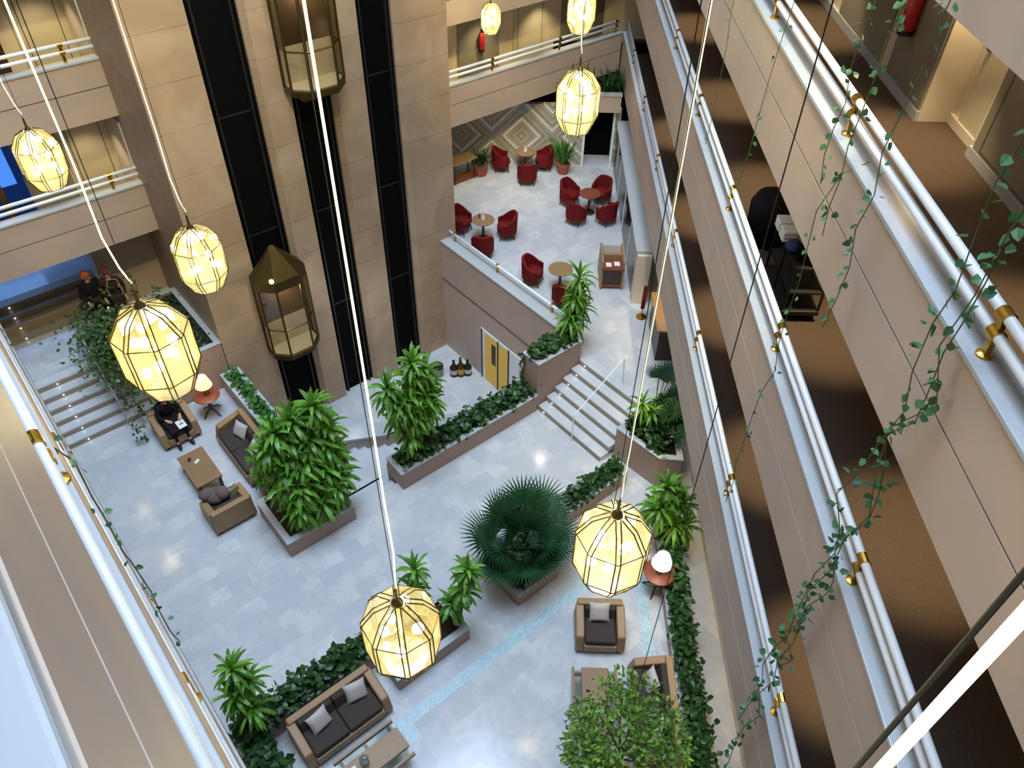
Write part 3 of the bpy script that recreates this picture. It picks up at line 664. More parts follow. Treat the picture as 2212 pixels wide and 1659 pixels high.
# hanging vines
def vine(label, top, bot, n, dens, size, sway=.06, over=None, strands=1):
    t = thing('hanging_vine', label, 'vine', top); T = Vector(top); Bv = Vector(bot)-T; st = MB(); m = MB(); pr = []
    for s_ in range(strands):
        pts = []; o = Vector((rnd.gauss(0, .03), rnd.gauss(0, .05), 0)) if s_ else Vector((0, 0, 0)); fr = 1 if s_ == 0 else rnd.uniform(.55, .9)
        if over: pts.append(Vector(over)-T+o)
        for i in range(n+1):
            u = i/n*fr; pts.append(Bv*u+o+Vector((rnd.gauss(0, sway*.3), rnd.gauss(0, sway*.5), 0)))
        st.tube(pts, .005, 5)
        pr += pts
        for a, b in zip(pts, pts[1:]):
            for _ in range(int(1.25*dens*(b-a).length+rnd.random())):
                p = a.lerp(b, rnd.random()); d = rv(); d.z -= .5; q = p+d.normalized()*rnd.uniform(.01, .05)
                leaf(m, q, d, (UP*.8+rv()).normalized(), size*rnd.uniform(.6, 1.2), size*rnd.uniform(.75, 1.15))
    st.build('stems', M_GSTEM, t); m.build('leaves', M_VINE, t)
def vp(Y, z, X=3.02): return XY(X, Y, z)
ov = lambda Y: XY(3.33, Y, 13.84)
vine('leafy vine strand left of the pair hanging before the fire extinguisher wall', vp(7.25, 13.7), vp(7.32, 10.5), 11, 10, .075, over=ov(7.25))
vine('vine strand hanging just right of its leafy neighbour, crossing the top right handrail', vp(6.8, 13.7), vp(6.8, 10.2), 11, 10, .075, over=ov(6.8))
vine('long thin vine strand crossing the brass bracket of the top right handrail', vp(6.05, 13.7), vp(6.05, 9.6), 11, 9, .075, over=ov(6.05))
vine('thick trailing vine of several strands falling past all the right galleries', vp(4.25, 13.7), vp(4.15, 2.6), 24, 9, .085, .1, over=ov(4.25), strands=3)
vine('sparse vine strand falling past the corridor with the laundry cart', vp(9.3, 13.7), vp(9.9, 9.0), 9, 4, .06, over=ov(9.3))
vine('thin vine strand hanging below the corridor cart against the pale parapet', XY(3.02, 7.0, 10.8), XY(3.02, 6.93, 5.6), 12, 5, .06, over=XY(3.33, 7.0, 10.91))
vine('faint vine strand hanging far back along the right galleries', XY(3.02, 12.4, 13.7), XY(3.02, 12.4, 8.4), 10, 3, .06, over=ov(12.4))
vine('short leafy vine hanging at the left parapet over the marble floor', (-.07, 4.3, 10.6), (-.06, 4.9, 7.3), 8, 6, .06, .03, over=(-.15, 4.3, 10.9))

# ------------------------------------------------------------------ lobby furniture
def box_seat(name, label, cat, w, d, loc, rz, group, n_seats=1):
    """boxy leather seat facing -y in its own frame; origin at centre of its footprint"""
    t = thing(name, label, cat, loc, rz, group); h = .7; a = .17
    x = w/2; y = d/2
    MB().box(-x+a, x-a, -y, y-.16, .1, .3).build('base', M_WICK, t, .015)
    m = MB(); m.hexa([(-x, y-.19, .1), (x, y-.19, .1), (x, y, .1), (-x, y, .1), (-x+.04, y-.17, h), (x-.04, y-.17, h), (x-.04, y-.03, h), (-x+.04, y-.03, h)]); m.build('backrest', M_WICK, t, .025)
    for s in (-1, 1):
        m = MB(); o, i = s*x, s*(x-a); lo, hi = min(o, i), max(o, i)
        m.hexa([(lo, -y, .1), (hi, -y, .1), (hi, y-.1, .1), (lo, y-.1, .1), (lo, -y+.1, .5), (hi, -y+.1, .5), (hi, y-.12, h-.04), (lo, y-.12, h-.04)]); m.build('armrest', M_WICK, t, .03)
    cw = (w-2*a-.02)/n_seats
    for k in range(n_seats):
        x0 = -x+a+.01+k*cw
        MB().box(x0+.004, x0+cw-.004, -y+.03, y-.3, .3, .44).build('seat_cushion', M_SEAT, t, .035)
        MB().hexa([(x0+.004, y-.34, .42), (x0+cw-.004, y-.34, .42), (x0+cw-.004, y-.18, .42), (x0+.004, y-.18, .42), (x0+.01, y-.27, .68), (x0+cw-.01, y-.27, .68), (x0+cw-.01, y-.17, .68), (x0+.01, y-.17, .68)]).build('back_cushion', M_SEAT, t, .03)
    for sx in (-1, 1):
        for sy in (-1, 1): Bx(sx*(x-.1)-.035, sx*(x-.1)+.035, sy*(y-.1)-.035, sy*(y-.1)+.035, 0, .1).build('leg', M_BLACK, t)
    return t
G1, G2 = 'tan leather lobby armchairs', 'tan leather lobby sofas'
box_seat('armchair', 'tan leather armchair occupied by the person in black beside the left coffee table', 'armchair', .95, .9, (2.1, 15.36, 0), 0, G1)
box_seat('armchair', 'tan leather armchair seen from behind with coats heaped on it, below the left coffee table', 'armchair', .98, .86, (2.03, 12.2, 0), math.pi, G1)
box_seat('armchair', 'tan leather armchair with one pale cushion, right below the right lantern', 'armchair', .98, .88, XY(1.74, 7.84), RZD, G1)
box_seat('sofa', 'tan sofa with two pale cushions beside the strip planter at left', 'sofa', 2.0, .85, (3.17, 13.55, 0), -math.pi/2, G2, 2)
box_seat('sofa', 'tan sofa with two pale cushions in front of the bottom ivy hedge', 'sofa', 1.74, .86, (1.55, 6.46, 0), 0, G2, 2)
box_seat('sofa', 'tan sofa partly hidden by the round ficus tree at bottom right', 'sofa', 1.95, .84, XY(2.66, 6.14), RZD-math.pi/2, G2, 2)
def pillow(label, loc, rz, tilt=60):
    m = MB(); n = 8; T = Matrix.Rotation(R(tilt), 4, 'X'); m.M = T
    g = [[None]*(n+1) for _ in range(n+1)]; vs = []; fs = []
    for sgn in (1, -1):
        o = len(vs)
        for i in range(n+1):
            for j in range(n+1):
                u, v = i/n*2-1, j/n*2-1; k = (1-u**4)*(1-v**4)
                pin = 1-.1*(1-abs(u)**3)*(abs(v)**4)-.1*(1-abs(v)**3)*(abs(u)**4)
                vs.append((u*.21*pin, v*.21*pin, sgn*.075*k**.6))
        for i in range(n):
            for j in range(n):
                a, b, c, d = o+i*(n+1)+j, o+(i+1)*(n+1)+j, o+(i+1)*(n+1)+j+1, o+i*(n+1)+j+1
                fs.append((a, b, c, d) if sgn > 0 else (d, c, b, a))
    m.add(vs, fs); o = m.build('cushion', M_PILLOW, None, smooth=True); o.location = loc; o.rotation_euler = (0, 0, rz)
    tag(o, label, 'cushion', 'pale throw cushions on the lobby seats')
pillow('pale cushion on the bottom sofa, the left one of its two', (1.2, 6.5, .6), .15)
pillow('pale cushion on the bottom sofa, the right one of its two', (1.98, 6.55, .6), -.2)
pillow('pale cushion on the left sofa, nearer the round red lamp table', (3.22, 13.9, .6), -math.pi/2+.3)
pillow('pale cushion on the left sofa, nearer the tall dracaena clump', (3.22, 13.15, .6), -math.pi/2-.2)
q = XY(1.72, 7.98, .62); pillow('pale cushion on the armchair below the right lantern', q, RZD, 55)
q = XY(2.6, 6.62, .6); pillow('pale cushion at the far end of the bottom right sofa', q, RZD-math.pi/2+.2, 62)
q = XY(2.62, 5.72, .6); pillow('pale cushion on the bottom right sofa, half behind the ficus leaves', q, RZD-math.pi/2-.2, 62)

def coffee_table(label, lx, ly, loc, rz, wings):
    t = thing('coffee_table', label, 'coffee table', loc, rz, 'low walnut coffee tables')
    Bx(-lx/2, lx/2, -ly/2, ly/2, .4, .45).build('table_top', M_WOOD, t, .006)
    for sx in (-1, 1):
        for sy in (-1, 1): Bx(sx*(lx/2-.07)-.035, sx*(lx/2-.07)+.035, sy*(ly/2-.06)-.035, sy*(ly/2-.06)+.035, 0, .4).build('leg', M_BLACK, t)
    if wings:
        for s in (-1, 1):
            g0, g1 = sorted((s*ly/2, s*(ly/2+.13))); r0, r1 = sorted((s*(ly/2+.13), s*(ly/2+.18)))
            Bx(-lx/2+.05, lx/2-.05, g0, g1, .405, .415).build('glass_wing', M_GLASS, t)
            Bx(-lx/2+.0, lx/2-.0, r0, r1, .36, .46).build('side_rail', M_WOOD, t, .005)
            for x in (-lx/2+.12, 0, lx/2-.12): Bx(x-.03, x+.03, g0, g1, .37, .405).build('rail_bracket', M_WOOD, t)
    return t
coffee_table('plain walnut coffee table in front of the person at left', .62, 1.15, (2.0, 13.57, 0), 0, False)
coffee_table('walnut coffee table with glass wings and vase at the bottom edge', 1.2, .42, (1.62, 5.39, 0), 0, True)
coffee_table('walnut coffee table with glass wing behind the ficus crown', 1.25, .5, XY(1.58, 6.28), RZD+math.pi/2, True)
t = thing('glass_vase', 'clear glass vase with a dark inside on the bottom coffee table', 'vase', (1.45, 5.4, .45))
MB().lathe([(.05, 0), (.075, .02), (.085, .22), (.078, .22), (.07, .03), (0, .03)], 18).build('vase_body', M_GLASS, t, smooth=True)
MB().lathe([(.05, .03), (.055, .08), (0, .085)], 14).build('filling', M_DWOOD, t)
o = Bx(1.02, 1.3, 5.3, 5.5, .45, .456).build('paper_sheet', M_PAPER); tag(o, 'white sheet of paper lying on the bottom coffee table left of the vase', 'paper')
o = MB(Matrix.Translation((2.02, 13.75, .45)) @ Matrix.Rotation(.5, 4, 'Z')).box(-.07, .07, -.035, .035, 0, .012).build('phone', M_PAPER); tag(o, 'small white phone on the coffee table by the person in black', 'phone')
o = MB(Matrix.Translation((1.9, 13.9, .45)) @ Matrix.Rotation(1.1, 4, 'Z')).box(-.05, .05, -.035, .035, 0, .03).build('wallet', M_DWOOD); tag(o, 'small dark wallet on the coffee table by the person in black', 'wallet')

def lamp_table(label, loc):
    t = thing('pedestal_table', label, 'side table', loc, 0, 'round mahogany lamp tables')
    MB().lathe([(0, .62), (.31, .62), (.33, .635), (.33, .65), (.31, .66), (0, .66)], 28).build('table_top', M_MAHOG, t)
    MB().lathe([(.05, .16), (.07, .22), (.035, .34), (.05, .5), (.03, .55), (.08, .62)], 14).build('column', M_DWOOD, t, smooth=True)
    for k in range(4):
        a = k*math.pi/2+.4; MB().tube([(.03*math.cos(a), .03*math.sin(a), .2), (.17*math.cos(a), .17*math.sin(a), .13), (.29*math.cos(a), .29*math.sin(a), .02)], [.025, .022, .016], 7).build('foot', M_DWOOD, t)
def table_lamp(label, loc, r, h, m, pleat, stem=.3):
    t = thing('table_lamp', label, 'lamp', loc, 0, 'lit table lamps')
    MB().lathe([(0, 0), (.085, 0), (.08, .02), (.03, .05), (.045, .12), (.02, stem*.7), (.012, stem+.08)], 14).build('lamp_base', M_BRASS, t, smooth=True)
    n = 36; mb = MB(); pr = [(r, stem), (r*.62, stem+h)]; vs = []
    for rr, z in pr: vs += [(rr*(1+(.05 if pleat and k % 2 else 0))*math.cos(2*math.pi*k/n), rr*(1+(.05 if pleat and k % 2 else 0))*math.sin(2*math.pi*k/n), z) for k in range(n)]
    mb.add(vs, [(k, (k+1) % n, n+(k+1) % n, n+k) for k in range(n)]); mb.build('lamp_shade', m, t)
    MB().lathe([(0, stem+h-.03), (r*.62, stem+h-.025), (r*.62, stem+h-.02), (0, stem+h-.015)], 24).build('glow_disc', M_SHADEW, t)  # glowing disc added so the open shade top shows bright
    MB().ell((0, 0, stem+h*.5), .05, 10, 8).build('light_bulb', M_BULB, t, smooth=True)
lamp_table('round mahogany table with a lit lamp behind the left armchair', (3.08, 15.5, 0))
table_lamp('lit cream lamp on the round mahogany table behind the left armchair', (3.1, 15.52, .66), .21, .28, M_SHADE, False)
lamp_table('round mahogany table hidden between the left sofa and dracaena clump', (3.1, 12.2, 0))
table_lamp('lit lamp peeking out from the dracaena clump beside the left sofa', (3.12, 12.2, .66), .2, .26, M_SHADE, False)
lamp_table('round mahogany table with a pleated white lamp near the right hedge', (8.16, 4.72, 0))
table_lamp('pleated white lamp on the round table near the right hedge', (8.16, 4.72, .66), .21, .28, M_SHADEW, True)

# ------------------------------------------------------------------ red lounge chairs and tables
def tub_chair(label, loc, rz, group='red tub chairs in the lounge'):
    t = thing('tub_chair', label, 'chair', loc, rz, group)
    MB().lathe([(0, .3), (.26, .3), (.285, .34), (.285, .4), (.26, .45), (0, .46)], 20).build('seat', M_RED, t, smooth=True)
    n = 22; m = MB(); vs = []
    for i in range(n+1):                      # wrap-round back, front is -y
        a = R(-38+256*i/n); k = abs(i/n-.5)*2; top = .84-.26*min(1, max(0, (k-.3)/.45)); ro, ri = .34, .27
        fl = 1+.08*(1-k)
        for r_, z in ((ri, .3), (ri*fl, top), (ro*fl, top-.01), (ro, .22)): vs.append((r_*math.cos(a), r_*math.sin(a), z))
    fs = []
    for i in range(n):
        for j in range(4): fs.append((4*i+j, 4*i+(j+1) % 4, 4*i+4+(j+1) % 4, 4*i+4+j))
    fs += [(3, 2, 1, 0), (4*n, 4*n+1, 4*n+2, 4*n+3)]
    m.add(vs, fs); m.build('wraparound_back', M_RED, t)
    MB().lathe([(0, .22), (.27, .22), (.28, .3), (0, .3)], 20).build('seat_frame', M_DWOOD, t)
    for sx in (-1, 1):
        for sy in (-1, 1): MB().tube([(sx*.19, sy*.19, .24), (sx*.235, sy*.235, 0)], [.022, .014], 6).build('leg', M_DWOOD, t)
    return t
def cafe_table(label, loc, mt):
    t = thing('round_table', label, 'table', loc, 0, 'round pedestal tables in the lounge')
    MB().lathe([(0, .66), (.33, .66), (.35, .675), (.35, .695), (.33, .7), (0, .7)], 28).build('table_top', mt, t)
    MB().lathe([(.04, .04), (.045, .3), (.035, .5), (.06, .66)], 12).build('column', M_DWOOD, t, smooth=True)
    MB().lathe([(0, 0), (.22, 0), (.2, .025), (.05, .05), (0, .05)], 20).build('foot', M_DWOOD, t)
    return t
tabs = {'A': ((16.5, 18.85), 'in front of the patterned wall', M_WOOD), 'B': ((16.3, 15.4), 'in the middle of four chairs by the glass partition', M_MAHOG),
        'C': ((12.62, 16.3), 'beside the lift tower with a small stand on it', M_WOOD), 'D': ((12.75, 12.9), 'nearest the white steps with a bare dark top', M_WOOD)}
for k, (p, lab, mt) in tabs.items(): cafe_table('round pedestal table '+lab, (*p, 1.0), mt)
chairs = [('A', 15.85, 19.35, 'red tub chair by the patterned wall, left of its table'), ('A', 17.05, 18.5, 'red tub chair by the patterned wall, right of its table'), ('A', 15.95, 18.1, 'red tub chair with its back to us, at the table by the patterned wall'),
          ('B', 16.15, 16.15, 'red tub chair of the group of four, at far left'), ('B', 17.05, 15.6, 'red tub chair of the group of four, at far right'), ('B', 15.55, 15.2, 'red tub chair of the group of four, at near left'), ('B', 16.3, 14.6, 'red tub chair of the group of four, at near right'),
          ('C', 12.35, 17.05, 'red tub chair half hidden by the lift tower edge'), ('C', 13.25, 15.95, 'red tub chair right of the table beside the lift tower'), ('C', 12.05, 15.6, 'red tub chair backing onto the lounge parapet near the lift tower'),
          ('D', 12.35, 13.6, 'red tub chair left of the bare dark table nearest the steps'), ('D', 12.35, 12.3, 'red tub chair in front of the bare dark table nearest the steps')]
for k, x, y, lab in chairs:
    c = tabs[k][0]; tub_chair(lab, (x, y, 1.0), math.atan2(y-c[1], x-c[0])-math.pi/2)
for k, lab in (('C', 'small white menu stand on the table beside the lift tower'), ('A', 'small white menu stand on the table by the patterned wall')):
    p = tabs[k][0]; o = MB(Matrix.Translation((p[0], p[1], 1.7))).hexa([(-.05, -.035, 0), (.05, -.035, 0), (.05, .035, 0), (-.05, .035, 0), (-.05, -.004, .16), (.05, -.004, .16), (.05, .004, .16), (-.05, .004, .16)]).build('menu_stand', M_PAPER)
    tag(o, lab, 'menu stand', 'menu stands')
p = tabs['C'][0]; o = MB().lathe([(.02, 0), (.022, .12), (.01, .16), (.01, .2)], 10, (p[0]-.05, p[1]+.12, 1.7)).build('small_bottle', M_GSTEM); tag(o, 'small green bottle on the table beside the lift tower', 'bottle')
# console at far left of lounge, writing desk at right, reception counter
t = thing('console_table', 'carved wooden console table cut off by the lift tower, beside the potted plant', 'table', (14.35, 19.7, 1.0))
Bx(-.5, .5, -.25, .25, .72, .78).build('table_top', M_WICK, t, .01); Bx(-.46, .46, -.2, .2, .05, .1).build('lower_shelf', M_MAHOG, t)
for x in (-.42, .42):
    for y in (-.18, .18): MB().tube([(x, y, .72), (x*.95, y, .4), (x, y, 0)], [.04, .025, .035], 8).build('leg', M_DWOOD, t)
t = thing('writing_desk', 'upright wooden desk with papers and sloping front beside the glass partition', 'desk', XY(2.55, 18.6, 1.0), RZD)
Bx(-.33, .33, -.5, .5, .68, .74).build('desk_top', M_MAHOG, t, .006); Bx(-.3, .3, -.45, .5, .06, .14).build('foot_shelf', M_MAHOG, t)
for x in (-.3, .3): Bx(x-.03, x+.03, -.48, .5, .0, .95).build('side_panel', M_WICK, t, .004)
Bx(-.3, .3, -.42, -.38, .14, .68).build('front_panel', M_DWOOD, t)
Bx(-.31, .31, -.02, .1, .74, .9).build('pigeonhole_rail', M_WICK, t)
MB().hexa([(-.27, .15, .75), (.27, .15, .75), (.27, .48, .86), (-.27, .48, .86), (-.27, .15, .77), (.27, .15, .77), (.27, .48, .88), (-.27, .48, .88)]).build('leaflet_rack', M_GREYP, t)
for i, (x, y) in enumerate(((-.12, -.3), (.12, -.25))):
    q = XY(2.55+x, 18.6+y, 1.74); o = MB(MD @ Matrix.Translation((2.55+x, 18.6+y, 1.74))).box(-.08, .08, -.1, .1, 0, .01).build('leaflet', M_PAPER); tag(o, ['pale leaflet on the wooden desk, left one', 'pale leaflet on the wooden desk, right one'][i], 'leaflet', 'leaflets on the desk')
t = thing('reception_counter', 'brown wooden counter at the right edge of lounge, partly under the gallery', 'counter', XY(4.2, 16.0, 1.0), RZD)
Bx(-.7, .9, -.9, .6, .0, 1.0).build('counter_body', M_DWOOD, t, .01); Bx(-.78, .95, -.98, .66, 1.0, 1.06).build('counter_top', M_WOOD, t, .008)
t = thing('rope_stand', 'slim red stand beside the white pier of the glass partition', 'stand', XY(3.32, 16.9, 1.0), RZD)
MB().lathe([(0, 0), (.15, 0), (.14, .03), (.02, .05), (.02, 1.1), (0, 1.12)], 14).build('stand_post', M_BRASS, t); Bx(-.05, .05, -.03, .03, .3, 1.05).build('red_panel', M_RED, t)

# bottles on the lift lobby floor
for (x, y, h, m_, lab) in ((10.25, 14.85, .62, M_BLACK, 'large dark bottle on the lobby floor, left of three'), (10.42, 14.72, .72, M_DBRASS, 'large gold labelled bottle on the lobby floor, middle of three'), (10.62, 14.62, .6, M_BLACK, 'large dark bottle on the lobby floor, right of three')):
    t = thing('bottle', lab, 'bottle', (x, y, -2.4), 0, 'large display bottles in the lift lobby')
    MB().lathe([(0, 0), (.12, 0), (.13, .03), (.13, h*.55), (.05, h*.72), (.04, h*.95), (.045, h), (0, h)], 18).build('bottle_body', m_, t, smooth=True)
    MB().lathe([(.133, h*.18), (.133, h*.46)], 18).build('bottle_label', M_PILLOW if m_ is M_BLACK else M_BRASS, t)
t = thing('waste_bin', 'dark grey bin on the lobby floor left of the three bottles', 'bin', (9.85, 15.2, -2.4))
MB().lathe([(0, 0), (.16, 0), (.18, .02), (.2, .36), (.18, .38), (.17, .1), (0, .1)], 18).build('bin_body', M_GREYP, t)
MB().lathe([(.205, .35), (.205, .39), (.175, .39)], 18).build('bin_rim', M_BLACK, t)

# stair handrails
t = thing('stair_handrail', 'slim white handrail down the middle of the steps to the lounge', 'handrail', (0, 0, 0))
MB().tube([(9.65, 8.95, 0), (9.66, 8.95, .92), (11.22, 8.93, 1.92), (11.33, 8.94, 1.0)], .017, 8).build('rail_tube', M_WHITE, t)
t = thing('stair_handrail', 'slim grey handrail down the middle of the far left staircase', 'handrail', (0, 0, 0))
MB().tube([(1.26, 16.42, 0), (1.26, 16.42, .9), (1.25, 17.9, 1.88), (1.25, 18.0, 1.0)], .017, 8).build('rail_tube', M_COPING, t)

# fire extinguishers
def extinguisher(label, loc, rz, k):
    t = thing('fire_extinguisher', label, 'fire extinguisher', loc, rz, 'wall fire extinguishers')
    MB().lathe([(0, 0), (.085*k, 0), (.09*k, .02), (.09*k, .42*k), (.06*k, .5*k), (.025*k, .53*k), (0, .53*k)], 18).build('cylinder', M_EXT, t, smooth=True)
    MB().lathe([(.092*k, -.005), (.092*k, .05*k)], 18).build('base_ring', M_BLACK, t)
    Bx(-.02, .02, -.07, .03, .53*k, .6*k).build('valve_handle', M_BLACK, t)
    MB().tube([(0, -.05, .57*k), (-.1*k, -.03, .5*k), (-.125*k, 0, .3*k), (-.1*k, -.01, .12*k)], .013, 6).build('hose', M_BLACK, t)
extinguisher('red fire extinguisher with black hose on the corridor wall at top right', XY(4.87, 10.55, 10.9), RZD-math.pi/2, 1.15)
extinguisher('small orange red fire extinguisher behind the back handrail near the top lantern', (15.55, 20.04, 5.0), 0, 1.1)

# laundry cart on the corridor
t = thing('laundry_cart', 'dark housekeeping cart parked in the second right corridor', 'cart', XY(4.14, 9.75, F2), RZD)
Bx(-.28, .28, -.6, .6, .12, .2).build('deck', M_BLACK, t, .01)
for x in (-.26, .26):
    for y in (-.57, .0, .57): Bx(x-.015, x+.015, y-.015, y+.015, .2, .95).build('upright', M_BLACK, t)
for z in (.5, .92): Bx(-.27, .27, -.58, .58, z, z+.03).build('shelf', M_BLACK, t)
for x in (-.22, .22):
    for y in (-.5, .5): MB().lathe([(.0, -.02), (.05, -.02), (.05, .02), (0, .02)], 12).build('wheel', M_BLACK, t).matrix_local = Matrix.Translation((x, y, .06)) @ Matrix.Rotation(math.pi/2, 4, 'Y')
MB().lathe([(.2, 0), (.24, .3), (.26, .32), (.25, .34), (.22, .32)], 18, (0, -.33, .95)).build('green_rimmed_bin', M_DARK, t)
MB().tube([(.25*math.cos(a), -.33+.25*math.sin(a), 1.29) for a in [i*.35 for i in range(19)]], .015, 6).build('bin_rim', M_GSTEM, t)
m = MB(); m.lathe([(0, 0), (.3, .02), (.36, .3), (.38, .7), (.3, .86), (.12, .9), (0, .88)], 16)
o = m.build('laundry_sack', M_CLOTHD, None, smooth=True); o.location = XY(4.1, 11.35, F2); tag(o, 'bulging black laundry sack at the far end of the cart', 'sack')
for i, (x, y) in enumerate(((4.02, 10.22), (4.02, 9.95))):
    t = thing('towel_stack', ['white folded towels on the cart, nearer the black sack', 'white folded towels on the cart, nearer the blue cloth'][i], 'towels', XY(x, y, F2+.95), RZD, 'folded towels on the cart')
    for k in range(3): Bx(-.2, .2, -.12, .12, k*.06, k*.06+.055).build('towel', M_TOWEL, t, .02)
o = MB().ell((0, 0, .05), (.15, .13, .07), 12, 8).build('blue_cloth', M_NAVY, None, smooth=True); o.location = XY(3.97, 9.68, F2+.95); tag(o, 'crumpled navy cloth on the cart next to the towels', 'cloth')

# coats and bag on the armchair
m = MB(); m.ell((0, 0, .13), (.26, .22, .16), 14, 9); m.ell((-.17, .1, .2), (.2, .16, .14), 12, 8); m.ell((.1, -.08, .2), (.16, .18, .16), 12, 8)
o = m.build('coat_heap', M_COAT, None, smooth=True); o.location = (1.95, 12.42, .43); tag(o, 'heaped mauve brown coats on the armchair below the left coffee table', 'coat')
t = thing('handbag', 'grey brown handbag beside the coats on the armchair', 'bag', (2.28, 12.3, .44), .3)
MB().hexa([(-.15, -.08, 0), (.15, -.08, 0), (.15, .08, 0), (-.15, .08, 0), (-.12, -.05, .26), (.12, -.05, .26), (.12, .05, .26), (-.12, .05, .26)]).build('bag_body', M_HAIRG, t, .03)
MB().tube([(-.09, 0, .25), (-.06, 0, .36), (.06, 0, .36), (.09, 0, .25)], .012, 6).build('bag_handle', M_WHITE, t)

# ------------------------------------------------------------------ pendant lanterns
def lantern(label, loc, rz, bend=(0, 0), rr=.006):
    t = thing('pendant_lantern', label, 'pendant lamp', loc, rz, 'faceted glass lanterns hanging on lit ropes')
    n = 8; pr = [(.05, .41), (.17, .35), (.275, .19), (.275, -.17), (.185, -.37)]
    V = [[(r*math.cos(2*math.pi*(k+.5*(i % 2)*0)/n), r*math.sin(2*math.pi*k/n), z) for k in range(n)] for i, (r, z) in enumerate(pr)]
    g = MB(); fr = MB()
    for i in range(4):
        for k in range(n):
            q = (k+1) % n; g.add([V[i][k], V[i][q], V[i+1][q], V[i+1][k]], [(3, 2, 1, 0)])
    g.add(V[4], [tuple(range(n))])
    for k in range(n):
        for off in (-.018, .018):
            c = lambda i: (V[i][k][0]+off*-math.sin(2*math.pi*k/n), V[i][k][1]+off*math.cos(2*math.pi*k/n), V[i][k][2])
            fr.tube([c(i) for i in range(5)], .0052, 5)
    for i in (2, 3, 4):
        for k in range(n): fr.tube([V[i][k], V[i][(k+1) % n]], .005, 4, False)
    g.build('glass_shade', M_LGLASS, t); fr.build('brass_cames', M_DBRASS, t)
    MB().lathe([(.0, .39), (.045, .395), (.04, .415), (.014, .45), (.011, .56), (0, .57)], 12).build('top_hub', M_DBRASS, t)
    st = MB(); st.tube([(0, 0, .4), (0, 0, -.24)], .01, 6); pos = []
    for i in range(7):
        a = i*2.4+.4; z = .2-.07*i; r = .13; st.tube([(0, 0, z-.04), (r*.6*math.cos(a), r*.6*math.sin(a), z-.07), (r*math.cos(a), r*math.sin(a), z-.03)], .006, 5); pos.append((r*math.cos(a), r*math.sin(a), z))
    st.build('bulb_stem', M_BRASS, t)
    for p in pos: MB().ell((p[0], p[1], p[2]+.02), (.036, .036, .046), 10, 8).build('bulb', M_BULB, t, smooth=True)
    H = 35.95-loc[2]
    pts = [(0, 0, .56), (bend[0]*.4, bend[1]*.4, .72)]
    MB().tube([(0, 0, .56), (.004, 0, H)], .003, 5).build('suspension_cable', M_BLACK, t)
    rp = [Vector((.01, 0, .6)), Vector((bend[0]*.5, bend[1]*.5, .75)), Vector((bend[0], bend[1], 1.0)), Vector((bend[0]*.8, bend[1]*.8, 1.5)), Vector((bend[0]*.9, bend[1]*.9, 2.2)), Vector((bend[0], bend[1], H))]
    MB().tube(rp, rr, 8).build('light_rope', M_ROPE, t, smooth=True)
    return t
LN = [('lowest large lantern hanging over the marble floor at bottom centre', (1.22, 2.59, 9.35), .3, (.02, -.02)),
      ('large lantern at right, above the single pale-cushioned armchair', (2.69, 1.99, 9.72), .1, (.04, .02)),
      ('large lantern at left in front of the trailing stair greenery', (.77, 4.97, 10.67), .6, (-.05, .03)),
      ('lantern hanging against the left stone pillar of the lift tower', (1.99, 7.81, 9.42), .2, (-.03, .03)),
      ('smallest looking lantern at far left before the blue lit window', (1.25, 10.92, 9.59), .4, (-.05, .02)),
      ('lantern hanging in front of the patterned lounge wall and doorway', (6.76, 6.75, 10.32), .15, (.0, .02)),
      ('lantern cut by the top edge, directly above the doorway lantern', (11.05, 11.12, 9.41), .25, (.0, .02)),
      ('small distant lantern at top, in front of the back right gallery doors', (13.61, 17.13, 7.16), .35, (.02, .02))]
for lab, loc, rz, bd in LN: lantern(lab, loc, rz, bd)
lantern('lantern below the bottom right corner with the bright rope crossing that corner', (.62, -.0266, 10.6), .5, (0, 0), .008)
def wire(label, loc, r=.004, z0=0, z1=35.95):
    o = MB().tube([(0, 0, z0), (0, 0, z1)], r, 6).build('suspension_cable', M_BLACK); o.location = loc; tag(o, label, 'cable')
wire('bare dark cable running down across the right galleries to the ficus tree', (4.72, 2.59, 0), .006, 2.9)
wire('thin dark cable hanging just left of the rope of the right lantern', (2.60, 1.965, 0), .003, 10.3)
wire('thick dark cable crossing the bottom right corner above the bright rope', (.7, -.006, 0), .004, 11)

